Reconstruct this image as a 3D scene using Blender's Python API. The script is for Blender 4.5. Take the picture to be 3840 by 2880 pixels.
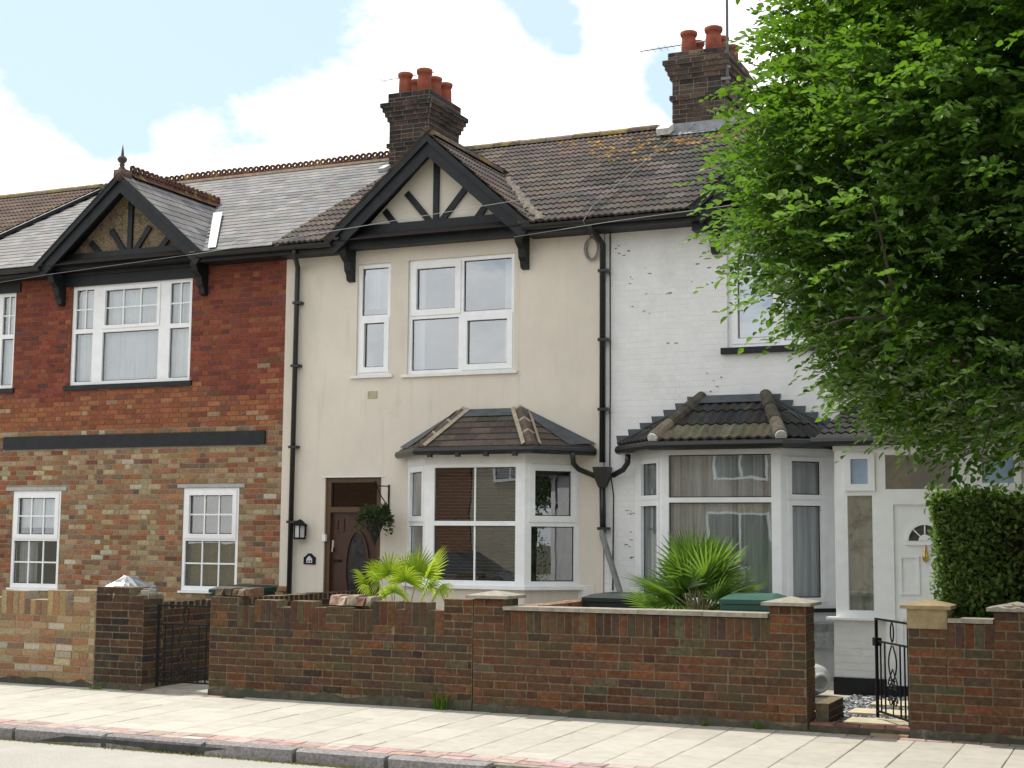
import bpy, bmesh, math, random
import numpy as np
from mathutils import Matrix, Vector, noise as mnoise
random.seed(7); RNG = np.random.default_rng(11)
R = math.radians
for o in list(bpy.data.objects): bpy.data.objects.remove(o)
S = bpy.context.scene
COL = S.collection

# ------------------------------------------------------------------ camera
CAM_LOC = Vector((0, 0, 1.64))
YAW, PIT, ROL, LENS = R(24.03), R(6.054), R(.483), 51.33
fw = Vector((-math.sin(YAW)*math.cos(PIT), math.cos(YAW)*math.cos(PIT), math.sin(PIT)))
rt0 = Vector((math.cos(YAW), math.sin(YAW), 0)); up0 = rt0.cross(fw)
rt = rt0*math.cos(ROL)+up0*math.sin(ROL); up = -rt0*math.sin(ROL)+up0*math.cos(ROL)
cam = bpy.data.cameras.new('camera'); cam.lens = LENS; cam.sensor_width = 36; cam.clip_end = 2000; cam.clip_start = .1
co = bpy.data.objects.new('camera', cam); COL.objects.link(co)
m = Matrix.Identity(4)
for i in range(3): m[i][0], m[i][1], m[i][2], m[i][3] = rt[i], up[i], -fw[i], CAM_LOC[i]
co.matrix_world = m; S.camera = co

# ------------------------------------------------------------------ sun, sky, exposure
EL, AZ = R(55), math.atan2(-.96, .28)
SUN = Vector((math.sin(AZ)*math.cos(EL), math.cos(AZ)*math.cos(EL), math.sin(EL)))
sl = bpy.data.lights.new('sun', 'SUN'); sl.energy = 4.0; sl.angle = R(.5); sl.color = (1, .95, .87)
so = bpy.data.objects.new('sun', sl); COL.objects.link(so)
so.rotation_euler = SUN.to_track_quat('Z', 'Y').to_euler(); so.location = SUN*60
S.view_settings.view_transform = 'Standard'; S.view_settings.look = 'None'
S.view_settings.exposure = .32; S.view_settings.gamma = 1; S.view_settings.use_curve_mapping = False
W = bpy.data.worlds.new('World'); S.world = W; W.use_nodes = True
nt = W.node_tree; nt.nodes.clear()
def N(t, **k):
    n = nt.nodes.new(t)
    for a, b in k.items(): setattr(n, a, b)
    return n
def Lk(a, b): nt.links.new(a, b)
def Mth(op, a, b=None, c=None, clamp=False):
    n = N('ShaderNodeMath', operation=op); n.use_clamp = clamp
    for i, v in enumerate((a, b, c)):
        if v is None: continue
        if isinstance(v, (int, float)): n.inputs[i].default_value = v
        else: Lk(v, n.inputs[i])
    return n.outputs[0]
def Rng(v, a, b, c=0., d=1.):
    n = N('ShaderNodeMapRange', interpolation_type='SMOOTHSTEP'); Lk(v, n.inputs[0])
    for i, x in enumerate((a, b, c, d)): n.inputs[i+1].default_value = x
    return n.outputs[0]
out = N('ShaderNodeOutputWorld'); bg = N('ShaderNodeBackground'); Lk(bg.outputs[0], out.inputs[0])
bg.inputs[1].default_value = .1
sky = N('ShaderNodeTexSky', sky_type='NISHITA'); sky.sun_disc = False; sky.sun_elevation = EL; sky.sun_rotation = AZ % (2*math.pi)
sky.air_density = 1.0; sky.dust_density = 1.0
tc = N('ShaderNodeTexCoord'); D = tc.outputs['Generated']
mp = N('ShaderNodeMapping'); mp.inputs['Scale'].default_value = (1, 1, 2.0); Lk(D, mp.inputs[0])
n1 = N('ShaderNodeTexNoise'); n1.inputs['Scale'].default_value = 3.2; n1.inputs['Detail'].default_value = 8; n1.inputs['Roughness'].default_value = .58; Lk(mp.outputs[0], n1.inputs[0])
n2 = N('ShaderNodeTexNoise'); n2.inputs['Scale'].default_value = 16; n2.inputs['Detail'].default_value = 7; n2.inputs['Roughness'].default_value = .62; Lk(mp.outputs[0], n2.inputs[0])
HOLES = [((-.637,.708,.305),.050),((-.622,.722,.29),.045),((-.597,.74,.31),.058),((-.57,.755,.318),.06),((-.54,.775,.335),.062),((-.513,.790,.345),.04),((-.607,.737,.272),.03),((-.62,.733,.262),.022),((-.60,.72,.36),.09),((-.53,.75,.40),.09),
         ((-.364,.866,.345),.022),((-.352,.876,.330),.014),((-.372,.85,.375),.03),((-.292,.906,.306),.022),((-.283,.914,.288),.016)]
acc = None
for d, r in HOLES:
    v = Vector(d).normalized()
    dp = N('ShaderNodeVectorMath', operation='DOT_PRODUCT'); Lk(D, dp.inputs[0]); dp.inputs[1].default_value = v
    ang = Mth('ARCCOSINE', dp.outputs['Value'])
    val = Mth('SUBTRACT', 1.0, Mth('DIVIDE', ang, r*1.25))
    acc = val if acc is None else Mth('SMOOTH_MAX', acc, val, .25)
dv = N('ShaderNodeVectorMath', operation='DOT_PRODUCT'); Lk(D, dv.inputs[0]); dv.inputs[1].default_value = fw
away = Rng(dv.outputs['Value'], .88, .72)
blue2 = Mth('MULTIPLY', Rng(n1.outputs[0], .50, .60), away)
edge = Mth('ADD', acc, Mth('MULTIPLY', Mth('SUBTRACT', n2.outputs[0], .5), 1.7))
blue1 = Rng(edge, -.12, .42)
blue = Mth('MAXIMUM', blue1, blue2)
cl = N('ShaderNodeMix', data_type='RGBA'); Lk(Rng(n2.outputs[0], .3, .7), cl.inputs[0])
cl.inputs['A'].default_value = (11.6, 11.8, 12.1, 1); cl.inputs['B'].default_value = (14.2, 14.0, 13.8, 1)
sk = N('ShaderNodeMix', data_type='RGBA', blend_type='MIX'); sk.inputs[0].default_value = .72; Lk(sky.outputs[0], sk.inputs['A']); sk.inputs['B'].default_value = (6.8, 8.55, 9.6, 1)
mx = N('ShaderNodeMix', data_type='RGBA'); Lk(blue, mx.inputs[0]); Lk(cl.outputs['Result'], mx.inputs['A']); Lk(sk.outputs['Result'], mx.inputs['B'])
Lk(mx.outputs['Result'], bg.inputs[0])
S.render.engine = 'CYCLES'

# ------------------------------------------------------------------ materials
MATS = {}
def new_mat(name):
    mt = bpy.data.materials.new(name); mt.use_nodes = True
    t = mt.node_tree; b = t.nodes['Principled BSDF']
    return mt, t, b
def tex(t, kind, scale, detail=4, rough=.6, obj=False, sc=None):
    n = t.nodes.new(kind); n.inputs['Scale'].default_value = scale
    if kind == 'ShaderNodeTexNoise': n.inputs['Detail'].default_value = detail; n.inputs['Roughness'].default_value = rough
    g = t.nodes.new('ShaderNodeNewGeometry')
    if sc:
        mpn = t.nodes.new('ShaderNodeMapping'); mpn.inputs['Scale'].default_value = sc
        t.links.new(g.outputs['Position'], mpn.inputs[0]); t.links.new(mpn.outputs[0], n.inputs['Vector'])
    else: t.links.new(g.outputs['Position'], n.inputs['Vector'])
    return n
def ramp(t, src, a, b, ca, cb):
    r = t.nodes.new('ShaderNodeMapRange'); r.interpolation_type = 'SMOOTHSTEP'
    t.links.new(src, r.inputs[0]); r.inputs[1].default_value = a; r.inputs[2].default_value = b; r.inputs[3].default_value = ca; r.inputs[4].default_value = cb
    return r.outputs[0]
def mixc(t, f, a, b, bt='MIX'):
    n = t.nodes.new('ShaderNodeMix'); n.data_type = 'RGBA'; n.blend_type = bt
    for k, v in ((0, f), ('A', a), ('B', b)):
        if isinstance(v, (int, float)): n.inputs[k].default_value = v
        elif isinstance(v, tuple): n.inputs[k].default_value = (*v[:3], 1)
        else: t.links.new(v, n.inputs[k])
    return n.outputs['Result']
def mat(name, col, rough=.8, spec=.3, nsc=30, namt=.25, bump=.15, bsc=None, dirt=None, metal=0, sc=None, src=None, wear=None):
    """src: None = one colour, 'obj' = the object's own colour, 'attr' = the colour stored on each face"""
    key = (name, src)
    if key in MATS: return MATS[key]
    mt, t, b = new_mat(name)
    if src == 'obj': c = t.nodes.new('ShaderNodeObjectInfo').outputs['Color']
    elif src == 'attr':
        a = t.nodes.new('ShaderNodeAttribute'); a.attribute_name = 'Col'; c = a.outputs['Color']
    else:
        rgb = t.nodes.new('ShaderNodeRGB'); rgb.outputs[0].default_value = (*col, 1); c = rgb.outputs[0]
    if namt:
        n = tex(t, 'ShaderNodeTexNoise', nsc, 5, .65, sc=sc)
        f = ramp(t, n.outputs[0], .25, .75, 1-namt, 1+namt)
        cc = t.nodes.new('ShaderNodeCombineColor')
        for i in range(3): t.links.new(f, cc.inputs[i])
        c = mixc(t, 1.0, c, cc.outputs[0], 'MULTIPLY')
    for dd in (dirt or []):
        dc, dsc, lo, hi, amt = dd[:5]
        n = tex(t, 'ShaderNodeTexNoise', dsc, 6, .68, sc=dd[5] if len(dd) > 5 else None)
        c = mixc(t, ramp(t, n.outputs[0], lo, hi, 0, amt), c, dc)
    t.links.new(c, b.inputs['Base Color'])
    b.inputs['Roughness'].default_value = rough; b.inputs['Specular IOR Level'].default_value = spec; b.inputs['Metallic'].default_value = metal
    if bump:
        n = tex(t, 'ShaderNodeTexNoise', bsc or nsc*2, 5, .65)
        bn = t.nodes.new('ShaderNodeBump'); bn.inputs['Strength'].default_value = bump; bn.inputs['Distance'].default_value = .01
        t.links.new(n.outputs[0], bn.inputs['Height']); t.links.new(bn.outputs[0], b.inputs['Normal'])
    MATS[key] = mt
    return mt
def pmat(name, **k): return mat(name, (1, 1, 1), src='obj', **k), mat(name, (1, 1, 1), src='attr', **k)
def leaf_mat(name, c1, c2, trans, gloss=.12, tw=.5):
    mt = bpy.data.materials.new(name); mt.use_nodes = True; t = mt.node_tree; t.nodes.clear()
    o = t.nodes.new('ShaderNodeOutputMaterial')
    a = t.nodes.new('ShaderNodeAttribute'); a.attribute_name = 'Col'
    sp = t.nodes.new('ShaderNodeSeparateColor'); t.links.new(a.outputs['Color'], sp.inputs[0])
    c = mixc(t, sp.outputs[0], c1, c2)
    tr = mixc(t, sp.outputs[0], tuple(x*.5 for x in trans), trans)
    d = t.nodes.new('ShaderNodeBsdfDiffuse'); t.links.new(c, d.inputs[0])
    tl = t.nodes.new('ShaderNodeBsdfTranslucent'); t.links.new(tr, tl.inputs[0])
    g = t.nodes.new('ShaderNodeBsdfGlossy'); g.inputs['Roughness'].default_value = .42; g.inputs[0].default_value = (.9, 1, .85, 1)
    m1 = t.nodes.new('ShaderNodeMixShader'); m1.inputs[0].default_value = tw
    t.links.new(d.outputs[0], m1.inputs[1]); t.links.new(tl.outputs[0], m1.inputs[2])
    fr = t.nodes.new('ShaderNodeFresnel'); fr.inputs[0].default_value = 1.4
    mm = t.nodes.new('ShaderNodeMath'); mm.operation = 'MULTIPLY'; mm.inputs[1].default_value = gloss*2.2; t.links.new(fr.outputs[0], mm.inputs[0])
    m2 = t.nodes.new('ShaderNodeMixShader'); t.links.new(mm.outputs[0], m2.inputs[0])
    t.links.new(m1.outputs[0], m2.inputs[1]); t.links.new(g.outputs[0], m2.inputs[2]); t.links.new(m2.outputs[0], o.inputs[0])
    return mt
def glass_mat(name, tint, base, wob=.0035):
    mt = bpy.data.materials.new(name); mt.use_nodes = True; t = mt.node_tree; t.nodes.clear()
    o = t.nodes.new('ShaderNodeOutputMaterial')
    tr = t.nodes.new('ShaderNodeBsdfTransparent'); tr.inputs[0].default_value = (*tint, 1)
    g = t.nodes.new('ShaderNodeBsdfGlossy'); g.inputs['Roughness'].default_value = .0; g.inputs[0].default_value = (.93, .97, 1, 1)
    n = tex(t, 'ShaderNodeTexNoise', 1.6, 2); bn = t.nodes.new('ShaderNodeBump'); bn.inputs['Strength'].default_value = .25; bn.inputs['Distance'].default_value = wob
    t.links.new(n.outputs[0], bn.inputs['Height']); t.links.new(bn.outputs[0], g.inputs['Normal'])
    fr = t.nodes.new('ShaderNodeFresnel'); fr.inputs[0].default_value = 1.5
    a = t.nodes.new('ShaderNodeMath'); a.operation = 'MULTIPLY_ADD'; a.inputs[1].default_value = 1.9; a.inputs[2].default_value = base; a.use_clamp = True
    t.links.new(fr.outputs[0], a.inputs[0])
    ms = t.nodes.new('ShaderNodeMixShader'); t.links.new(a.outputs[0], ms.inputs[0]); t.links.new(tr.outputs[0], ms.inputs[1]); t.links.new(g.outputs[0], ms.inputs[2])
    t.links.new(ms.outputs[0], o.inputs[0])
    return mt
UPVC = mat('white_upvc', (.79, .80, .81), .35, .4, 6, .05, 0, dirt=[((.52, .51, .47), 5, .62, .8, .35, (1, 1, .3))])
WBOARD = mat('white_board', (.72, .71, .69), .55, .3, 9, .06, .05)
BLACK = mat('black_paint', (.0105, .0125, .0145), .5, .28, 7, .35, .12, 25, dirt=[((.035, .039, .040), 4, .58, .78, .5)])
BLACKP = mat('black_plastic', (.012, .013, .013), .35, .45, 20, .2, 0)
CREAM = mat('cream_render', (.645, .59, .51), .9, .15, 1.3, .05, .25, 160, dirt=[((.50, .465, .395), .9, .48, .72, .6, (1, 1, .35)), ((.42, .39, .335), 3.1, .57, .76, .35, (2.2, 1, .12)), ((.46, .425, .37), 7, .53, .76, .4, (1, 1, .10)), ((.36, .34, .30), 2.2, .6, .82, .5)])
CREAM2 = mat('cream_gable', (.59, .55, .475), .9, .15, 2, .06, .2, 120, dirt=[((.36, .33, .28), 2.5, .55, .8, .3)])
PEBBLE = mat('pebbledash', (.20, .155, .10), .95, .1, 42, .75, .9, 60, dirt=[((.05, .04, .03), 9, .48, .66, .7)])
WMORT = mat('white_paint_joint', (.715, .715, .72), .8, .2, 4, .08, .1)
MORT = mat('mortar_buff', (.30, .255, .195), .95, .1, 35, .3, .3, dirt=[((.15, .11, .075), 3, .45, .7, .6)])
MORTR = mat('mortar_red', (.19, .088, .066), .95, .1, 35, .35, .3, dirt=[((.20, .145, .105), 2, .55, .7, .7)])
MORTD = mat('mortar_garden_wall', (.165, .130, .083), .95, .1, 30, .35, .35, dirt=[((.07, .06, .04), 2.2, .5, .72, .7)])
SOOT = mat('mortar_chimney', (.25, .23, .205), .95, .1, 30, .3, .3, dirt=[((.04, .036, .034), 2.5, .48, .66, .85)])
LEAD = mat('lead', (.058, .070, .080), .5, .4, 6, .3, .1, dirt=[((.10, .115, .13), 5, .5, .7, .6)])
LEADL = mat('bright_lead', (.36, .37, .39), .4, .5, 8, .15, .1)
CEMENT = mat('cement', (.29, .265, .22), .95, .15, 22, .22, .4, 70, dirt=[((.17, .155, .12), 5, .5, .7, .7), ((.46, .44, .39), 14, .6, .72, .5)])
CEMTAN = mat('cement_tan', (.30, .235, .135), .95, .12, 14, .2, .3, 60, dirt=[((.14, .11, .06), 4, .5, .72, .7)])
PLINTH = mat('plinth_render', (.082, .074, .054), .95, .15, 14, .35, .4, 60, dirt=[((.05, .06, .04), 3, .45, .65, .8), ((.20, .195, .175), 5, .6, .74, .6)])
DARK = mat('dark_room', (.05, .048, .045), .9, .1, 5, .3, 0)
NET = mat('net_curtain', (.78, .785, .79), .9, .1, 22, .18, 0, sc=(1, 1, .03))  # faint vertical streaks in the colour add to the shading of the folds
NETG = mat('grey_net', (.56, .565, .57), .9, .1, 13, .5, 0, sc=(1, 1, .03))  # strong vertical streaks in the colour imitate light and dark folds
BEIGEC = mat('beige_curtain', (.36, .29, .17), .9, .1, 20, .15, 0)
ROOFB = mat('roof_underlay', (.035, .03, .028), .9, .1, 20, .3, 0)
TILEM = pmat('concrete_tile', rough=.9, spec=.2, nsc=24, namt=.3, bump=.3, bsc=90, dirt=[((.20, .165, .135), 9, .58, .78, .45), ((.05, .045, .04), 1.6, .5, .72, .5)])
LICHT = pmat('lichen_tile', rough=.95, spec=.15, nsc=24, namt=.3, bump=.35, bsc=90, dirt=[((.42, .40, .35), 16, .62, .72, .6), ((.46, .24, .02), 5.5, .55, .63, .85)])
SLATEM = pmat('slate', rough=.75, spec=.2, nsc=9, namt=.22, bump=.2, bsc=50, dirt=[((.19, .182, .17), 1.1, .45, .68, .5, (1, .6, .6)), ((.07, .068, .07), 2.0, .55, .72, .6, (.6, 1.4, 1.4)), ((.05, .048, .05), 1.0, .58, .74, .5, (2.2, .4, .4))])
BRICKM = pmat('brick', rough=.9, spec=.15, nsc=38, namt=.28, bump=.35, bsc=110, dirt=[((.10, .07, .05), 12, .6, .78, .35)])
GWBRICK = pmat('garden_brick', rough=.95, spec=.12, nsc=30, namt=.34, bump=.45, bsc=100, dirt=[((.06, .055, .035), 2.4, .46, .66, .7), ((.075, .070, .035), 5, .60, .76, .4), ((.26, .21, .15), 15, .62, .76, .4)])
SOOTB = pmat('sooty_brick', rough=.95, spec=.12, nsc=30, namt=.35, bump=.4, bsc=100, dirt=[((.02, .019, .018), 2.2, .42, .62, .7)])
WBRICK = pmat('white_painted_brick', rough=.75, spec=.25, nsc=5, namt=.05, bump=.25, bsc=70, dirt=[((.50, .48, .43), 1.3, .55, .78, .4), ((.16, .15, .13), 9, .735, .76, .8)])
SLABM = pmat('paving_slab', rough=.9, spec=.2, nsc=7, namt=.08, bump=.2, bsc=140, dirt=[((.30, .27, .22), 3.2, .52, .75, .45), ((.24, .22, .19), 24, .62, .74, .4), ((.12, .11, .10), 11, .70, .73, .55)])
REDPM = pmat('red_paver', rough=.9, spec=.2, nsc=12, namt=.25, bump=.25, bsc=80, dirt=[((.36, .30, .24), 6, .5, .7, .6)])
KERBM = pmat('granite_kerb', rough=.85, spec=.3, nsc=40, namt=.4, bump=.6, bsc=35, dirt=[((.10, .095, .09), 8, .5, .7, .5)])
TERRA = mat('terracotta', (.25, .070, .043), .85, .2, 9, .25, .2, dirt=[((.13, .10, .075), 3, .5, .7, .8)])
RIDGEM = pmat('ridge_tile', rough=.9, spec=.2, nsc=14, namt=.3, bump=.3, dirt=[((.32, .23, .06), 4, .5, .66, .7), ((.10, .09, .08), 7, .55, .7, .5)])
IRON = mat('black_iron', (.006, .006, .007), .6, .2, 20, .2, 0)
WOOD = mat('dark_wood_door', (.050, .0185, .009), .38, .45, 20, .4, .1, 60, sc=(6, 6, .7), dirt=[((.018, .008, .005), 9, .5, .7, .6)])
WOODF = mat('oak_frame', (.080, .042, .018), .4, .4, 20, .3, .05, sc=(6, 6, .7))
GREENP = mat('green_plastic', (.022, .085, .062), .4, .5, 9, .12, .05)
GREY = mat('grey_plastic', (.20, .205, .20), .6, .3, 12, .2, .05)
WIRE = mat('pale_cable', (.24, .24, .23), .6, .3, 12, .1, 0)
ALU = mat('aerial_metal', (.16, .16, .17), .45, .5, 12, .1, 0, metal=.5)
BARK = mat('bark', (.055, .045, .035), .95, .1, 14, .4, .6, 40, sc=(1, 1, .3))
GLASS = glass_mat('pane_glass', (.84, .88, .88), .11)
GLASSU = glass_mat('pane_glass_upper', (.70, .76, .78), .24)
GLASSD = glass_mat('dark_glass', (.10, .11, .11), .0)
BLUEG = mat('light_blue_blind', (.34, .46, .62), .8, .2, 8, .1, 0)

# ------------------------------------------------------------------ mesh helpers
class MB:
    def __init__(s): s.v = []; s.f = []; s.c = []; s.m = []
    def add(s, vs, fs, col=None, mi=0):
        b = len(s.v); s.v += [tuple(v) for v in vs]
        for f in fs: s.f.append(tuple(i+b for i in f)); s.c.append(col); s.m.append(mi)
    def box(s, a, b, col=None, mi=0, skip=''):
        (x0, y0, z0), (x1, y1, z1) = a, b
        vs = [(x0,y0,z0),(x1,y0,z0),(x1,y1,z0),(x0,y1,z0),(x0,y0,z1),(x1,y0,z1),(x1,y1,z1),(x0,y1,z1)]
        F = {'d':(0,3,2,1),'u':(4,5,6,7),'f':(0,1,5,4),'r':(1,2,6,5),'b':(2,3,7,6),'l':(3,0,4,7)}
        s.add(vs, [q for k, q in F.items() if k not in skip], col, mi)
    def obox(s, M, a, b, col=None, mi=0):
        t = MB(); t.box(a, b); s.add([M @ Vector(v) for v in t.v], t.f, col, mi)
    def tube(s, pts, r, n=8, col=None, mi=0, cap=True, r1=None):
        pts = [Vector(p) for p in pts]; L = len(pts); rings = []
        prev = None
        for i, p in enumerate(pts):
            d = (pts[min(i+1, L-1)]-pts[max(i-1, 0)]).normalized()
            if prev is None: a = d.cross(Vector((0, 0, 1)) if abs(d.z) < .95 else Vector((1, 0, 0))).normalized()
            else: a = (prev-d*prev.dot(d)).normalized()
            prev = a; b = d.cross(a)
            rr = r if r1 is None else r+(r1-r)*i/(L-1)
            rings.append([p+(a*math.cos(2*math.pi*k/n)+b*math.sin(2*math.pi*k/n))*rr for k in range(n)])
        vs = [v for q in rings for v in q]; fs = []
        for i in range(L-1):
            for k in range(n): fs.append((i*n+k, i*n+(k+1) % n, (i+1)*n+(k+1) % n, (i+1)*n+k))
        if cap: fs += [tuple(range(n-1, -1, -1)), tuple((L-1)*n+k for k in range(n))]
        s.add(vs, fs, col, mi)
    def lathe(s, c, prof, n=14, col=None, mi=0):
        vs = []; fs = []
        for r, z in prof:
            for k in range(n): vs.append((c[0]+r*math.cos(2*math.pi*k/n), c[1]+r*math.sin(2*math.pi*k/n), c[2]+z))
        for i in range(len(prof)-1):
            for k in range(n): fs.append((i*n+k, i*n+(k+1) % n, (i+1)*n+(k+1) % n, (i+1)*n+k))
        s.add(vs, fs, col, mi)
    def prism(s, poly, M, y0, y1, col=None, mi=0):
        """poly in local (x,z), extruded from y0 to y1, placed by M"""
        n = len(poly); vs = [M @ Vector((x, y0, z)) for x, z in poly]+[M @ Vector((x, y1, z)) for x, z in poly]
        s.add(vs, [tuple(range(n)), tuple(range(2*n-1, n-1, -1))]+[(k, k+n, (k+1) % n+n, (k+1) % n) for k in range(n)], col, mi)
    def holed(s, U0, W0, U1, W1, holes, y, depth, outer=True, col=None, mi=0):
        """a panel in the XZ plane facing -Y with rectangular holes; reveals run back by depth"""
        us = sorted({U0, U1, *[h[i] for h in holes for i in (0, 2)]}); ws = sorted({W0, W1, *[h[i] for h in holes for i in (1, 3)]})
        us = [u for u in us if U0-1e-9 <= u <= U1+1e-9]; ws = [w for w in ws if W0-1e-9 <= w <= W1+1e-9]
        nu, nw = len(us)-1, len(ws)-1
        def solid(i, j):
            if not (0 <= i < nu and 0 <= j < nw): return None
            cu, cw = (us[i]+us[i+1])/2, (ws[j]+ws[j+1])/2
            return not any(h[0] < cu < h[2] and h[1] < cw < h[3] for h in holes)
        for i in range(nu):
            for j in range(nw):
                if not solid(i, j): continue
                a, b, c, d = us[i], us[i+1], ws[j], ws[j+1]
                s.add([(a, y, c), (b, y, c), (b, y, d), (a, y, d)], [(0, 1, 2, 3)], col, mi)
                for di, dj, p, q in ((-1, 0, (a, d), (a, c)), (1, 0, (b, c), (b, d)), (0, -1, (a, c), (b, c)), (0, 1, (b, d), (a, d))):
                    k = solid(i+di, j+dj)
                    if k is False or (k is None and outer):
                        s.add([(p[0], y, p[1]), (p[0], y+depth, p[1]), (q[0], y+depth, q[1]), (q[0], y, q[1])], [(0, 1, 2, 3)], col, mi)
    def mesh(s, name, mats, smooth=False):
        me = bpy.data.meshes.new(name); me.from_pydata(s.v, [], s.f)
        for mm in (mats if isinstance(mats, (list, tuple)) else [mats]): me.materials.append(mm)
        if any(s.m): me.polygons.foreach_set('material_index', s.m)
        if any(c is not None for c in s.c):
            at = me.color_attributes.new('Col', 'FLOAT_COLOR', 'CORNER')
            arr = np.empty((len(me.loops), 4), np.float32); k = 0
            for f, c in zip(s.f, s.c): arr[k:k+len(f)] = (*(c or (.5, .5, .5))[:3], 1); k += len(f)
            at.data.foreach_set('color', arr.ravel())
        if smooth: me.polygons.foreach_set('use_smooth', [True]*len(me.polygons))
        me.update(); return me
    def build(s, name, mats, parent=None, smooth=False, kind=None):
        return link(name, s.mesh(name, mats, smooth), parent, kind)
def link(name, me, parent=None, kind=None, M=None, color=None):
    o = bpy.data.objects.new(name, me); COL.objects.link(o)
    if M is not None: o.matrix_basis = M
    if parent is not None:
        o.parent = parent
        if parent.type == 'EMPTY': o.matrix_parent_inverse = Matrix.Translation(-parent.location)
    if kind: o['kind'] = kind
    if color: o.color = (*color, 1)
    return o
def thing(name, label, cat, loc=(0, 0, 0), group=None):
    o = bpy.data.objects.new(name, None); COL.objects.link(o); o.location = loc; o.empty_display_size = .2
    return tag(o, label, cat, group)
def tag(o, label, cat, group=None):
    o['label'] = label; o['category'] = cat
    if group: o['group'] = group
    return o
T = Matrix.Translation
def RZ(a): return Matrix.Rotation(a, 4, 'Z')
def seen(p):
    d = Vector(p)-CAM_LOC; z = d.dot(fw)
    if z < .1: return 1e6
    u, w = d.dot(rt)/z, d.dot(up)/z
    return z+(0 if abs(u) < .36 and abs(w) < .28 else 1000)
# unit piece: a block with worn front edges. x 0..1, z 0..1, back at y=0, front at y=-1
def unit_piece(j, ch=.05, chz=.12):
    r = random.Random(j); q = lambda a: a+r.uniform(-.35, .35)*ch
    b = [(0, 0, 0), (1, 0, 0), (1, 0, 1), (0, 0, 1)]
    o = [(v[0], -.6, v[2]) for v in b]
    i = [(q(ch), -1+r.uniform(0, .25), chz*r.uniform(.6, 1.4)), (1-q(ch), -1+r.uniform(0, .25), chz*r.uniform(.6, 1.4)), (1-q(ch), -1+r.uniform(0, .25), 1-chz*r.uniform(.6, 1.4)), (q(ch), -1+r.uniform(0, .25), 1-chz*r.uniform(.6, 1.4))]
    fs = [(8, 9, 10, 11)]
    for k in range(4):
        n = (k+1) % 4; fs += [(k, n, 4+n, 4+k), (4+k, 4+n, 8+n, 8+k)]
    return b+o+i, fs
UNITS = [unit_piece(j) for j in range(6)]
UNITV = [unit_piece(j+10, .12, .05) for j in range(6)]
_pm = {}
class Pieces:
    """single pieces: the 300 that show largest become objects, what is left becomes one part"""
    def __init__(s, thing_, name, restname, mats, limit=300): s.t, s.n, s.r, s.mats, s.lim, s.L = thing_, name, restname, mats, limit, []
    def add(s, parent, shape, M, col, bias=0):
        s.L.append((seen(M @ Vector((.5, 0, .5)))+bias, parent, shape, M, col))
    def block(s, parent, M, w, d, h, col, vert=False, bias=0):
        s.add(parent, random.choice(UNITV if vert else UNITS), M @ Matrix.Diagonal((w, d, h, 1)), col, bias)
    def done(s, restparent=None):
        s.L.sort(key=lambda e: e[0]); mb = MB()
        for i, (pr, parent, shape, M, col) in enumerate(s.L):
            if i < s.lim and pr < 900:
                k = (id(shape), s.mats[0].name)
                if k not in _pm:
                    t = MB(); t.add(*shape); _pm[k] = (t.mesh(s.n, s.mats[0]), shape)
                link(s.n, _pm[k][0], parent, M=M, color=col)
            else: mb.add([M @ Vector(v) for v in shape[0]], shape[1], col)
        if mb.v: mb.build(s.r, s.mats[1], restparent or s.t, kind='stuff')
def pick(pal):
    t = random.uniform(0, sum(p[0] for p in pal))
    for p in pal:
        t -= p[0]
        if t <= 0: break
    g = random.uniform(.8, 1.2); return tuple(min(1, c*g*random.uniform(.93, 1.07)) for c in p[1])
BW, BH = .225, .075
def courses(x0, x1, z0, z1, holes=(), bond='stretcher', j=.010):
    """bricks (x,z,w,h) that fill a wall in the bond, cut at the openings"""
    res = []; nz = max(1, round((z1-z0)/BH)); h = (z1-z0)/nz
    for r in range(nz):
        z = z0+r*h; x = x0
        if bond == 'flemish':
            seq = [BW, BW/2] if r % 2 else [BW/2, BW]; x -= BW*.25 if r % 2 else 0; k = 0
        else: x -= (BW/2 if r % 2 else 0)+random.uniform(0, .03); k = 0; seq = [BW]
        while x < x1-.01:
            w = seq[k % len(seq)]
            if bond == 'stretcher' and random.random() < .12: w = BW/2
            k += 1
            segs = [(max(x, x0), min(x+w, x1))]
            for hx0, hz0, hx1, hz1 in holes:
                if hz0 < z+h*.5 < hz1:
                    ns = []
                    for a, b in segs:
                        if b <= hx0 or a >= hx1: ns.append((a, b)); continue
                        if a < hx0: ns.append((a, hx0))
                        if b > hx1: ns.append((hx1, b))
                    segs = ns
            for a, b in segs:
                if b-a > .035: res.append((a+j/2, z+j/2, b-a-j, h-j))
            x += w
    return res
def lay(P, parent, O, rot, rects, palf, proud=.006, bias=0, vert=False):
    """rects on a wall whose local origin is O, facing -Y turned by rot"""
    B = T(O) @ RZ(rot)
    for x, z, w, h in rects:
        P.block(parent, B @ T((x, 0, z)), w, proud*random.uniform(.6, 1.3), h, palf(x, z), vert, bias)

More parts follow.
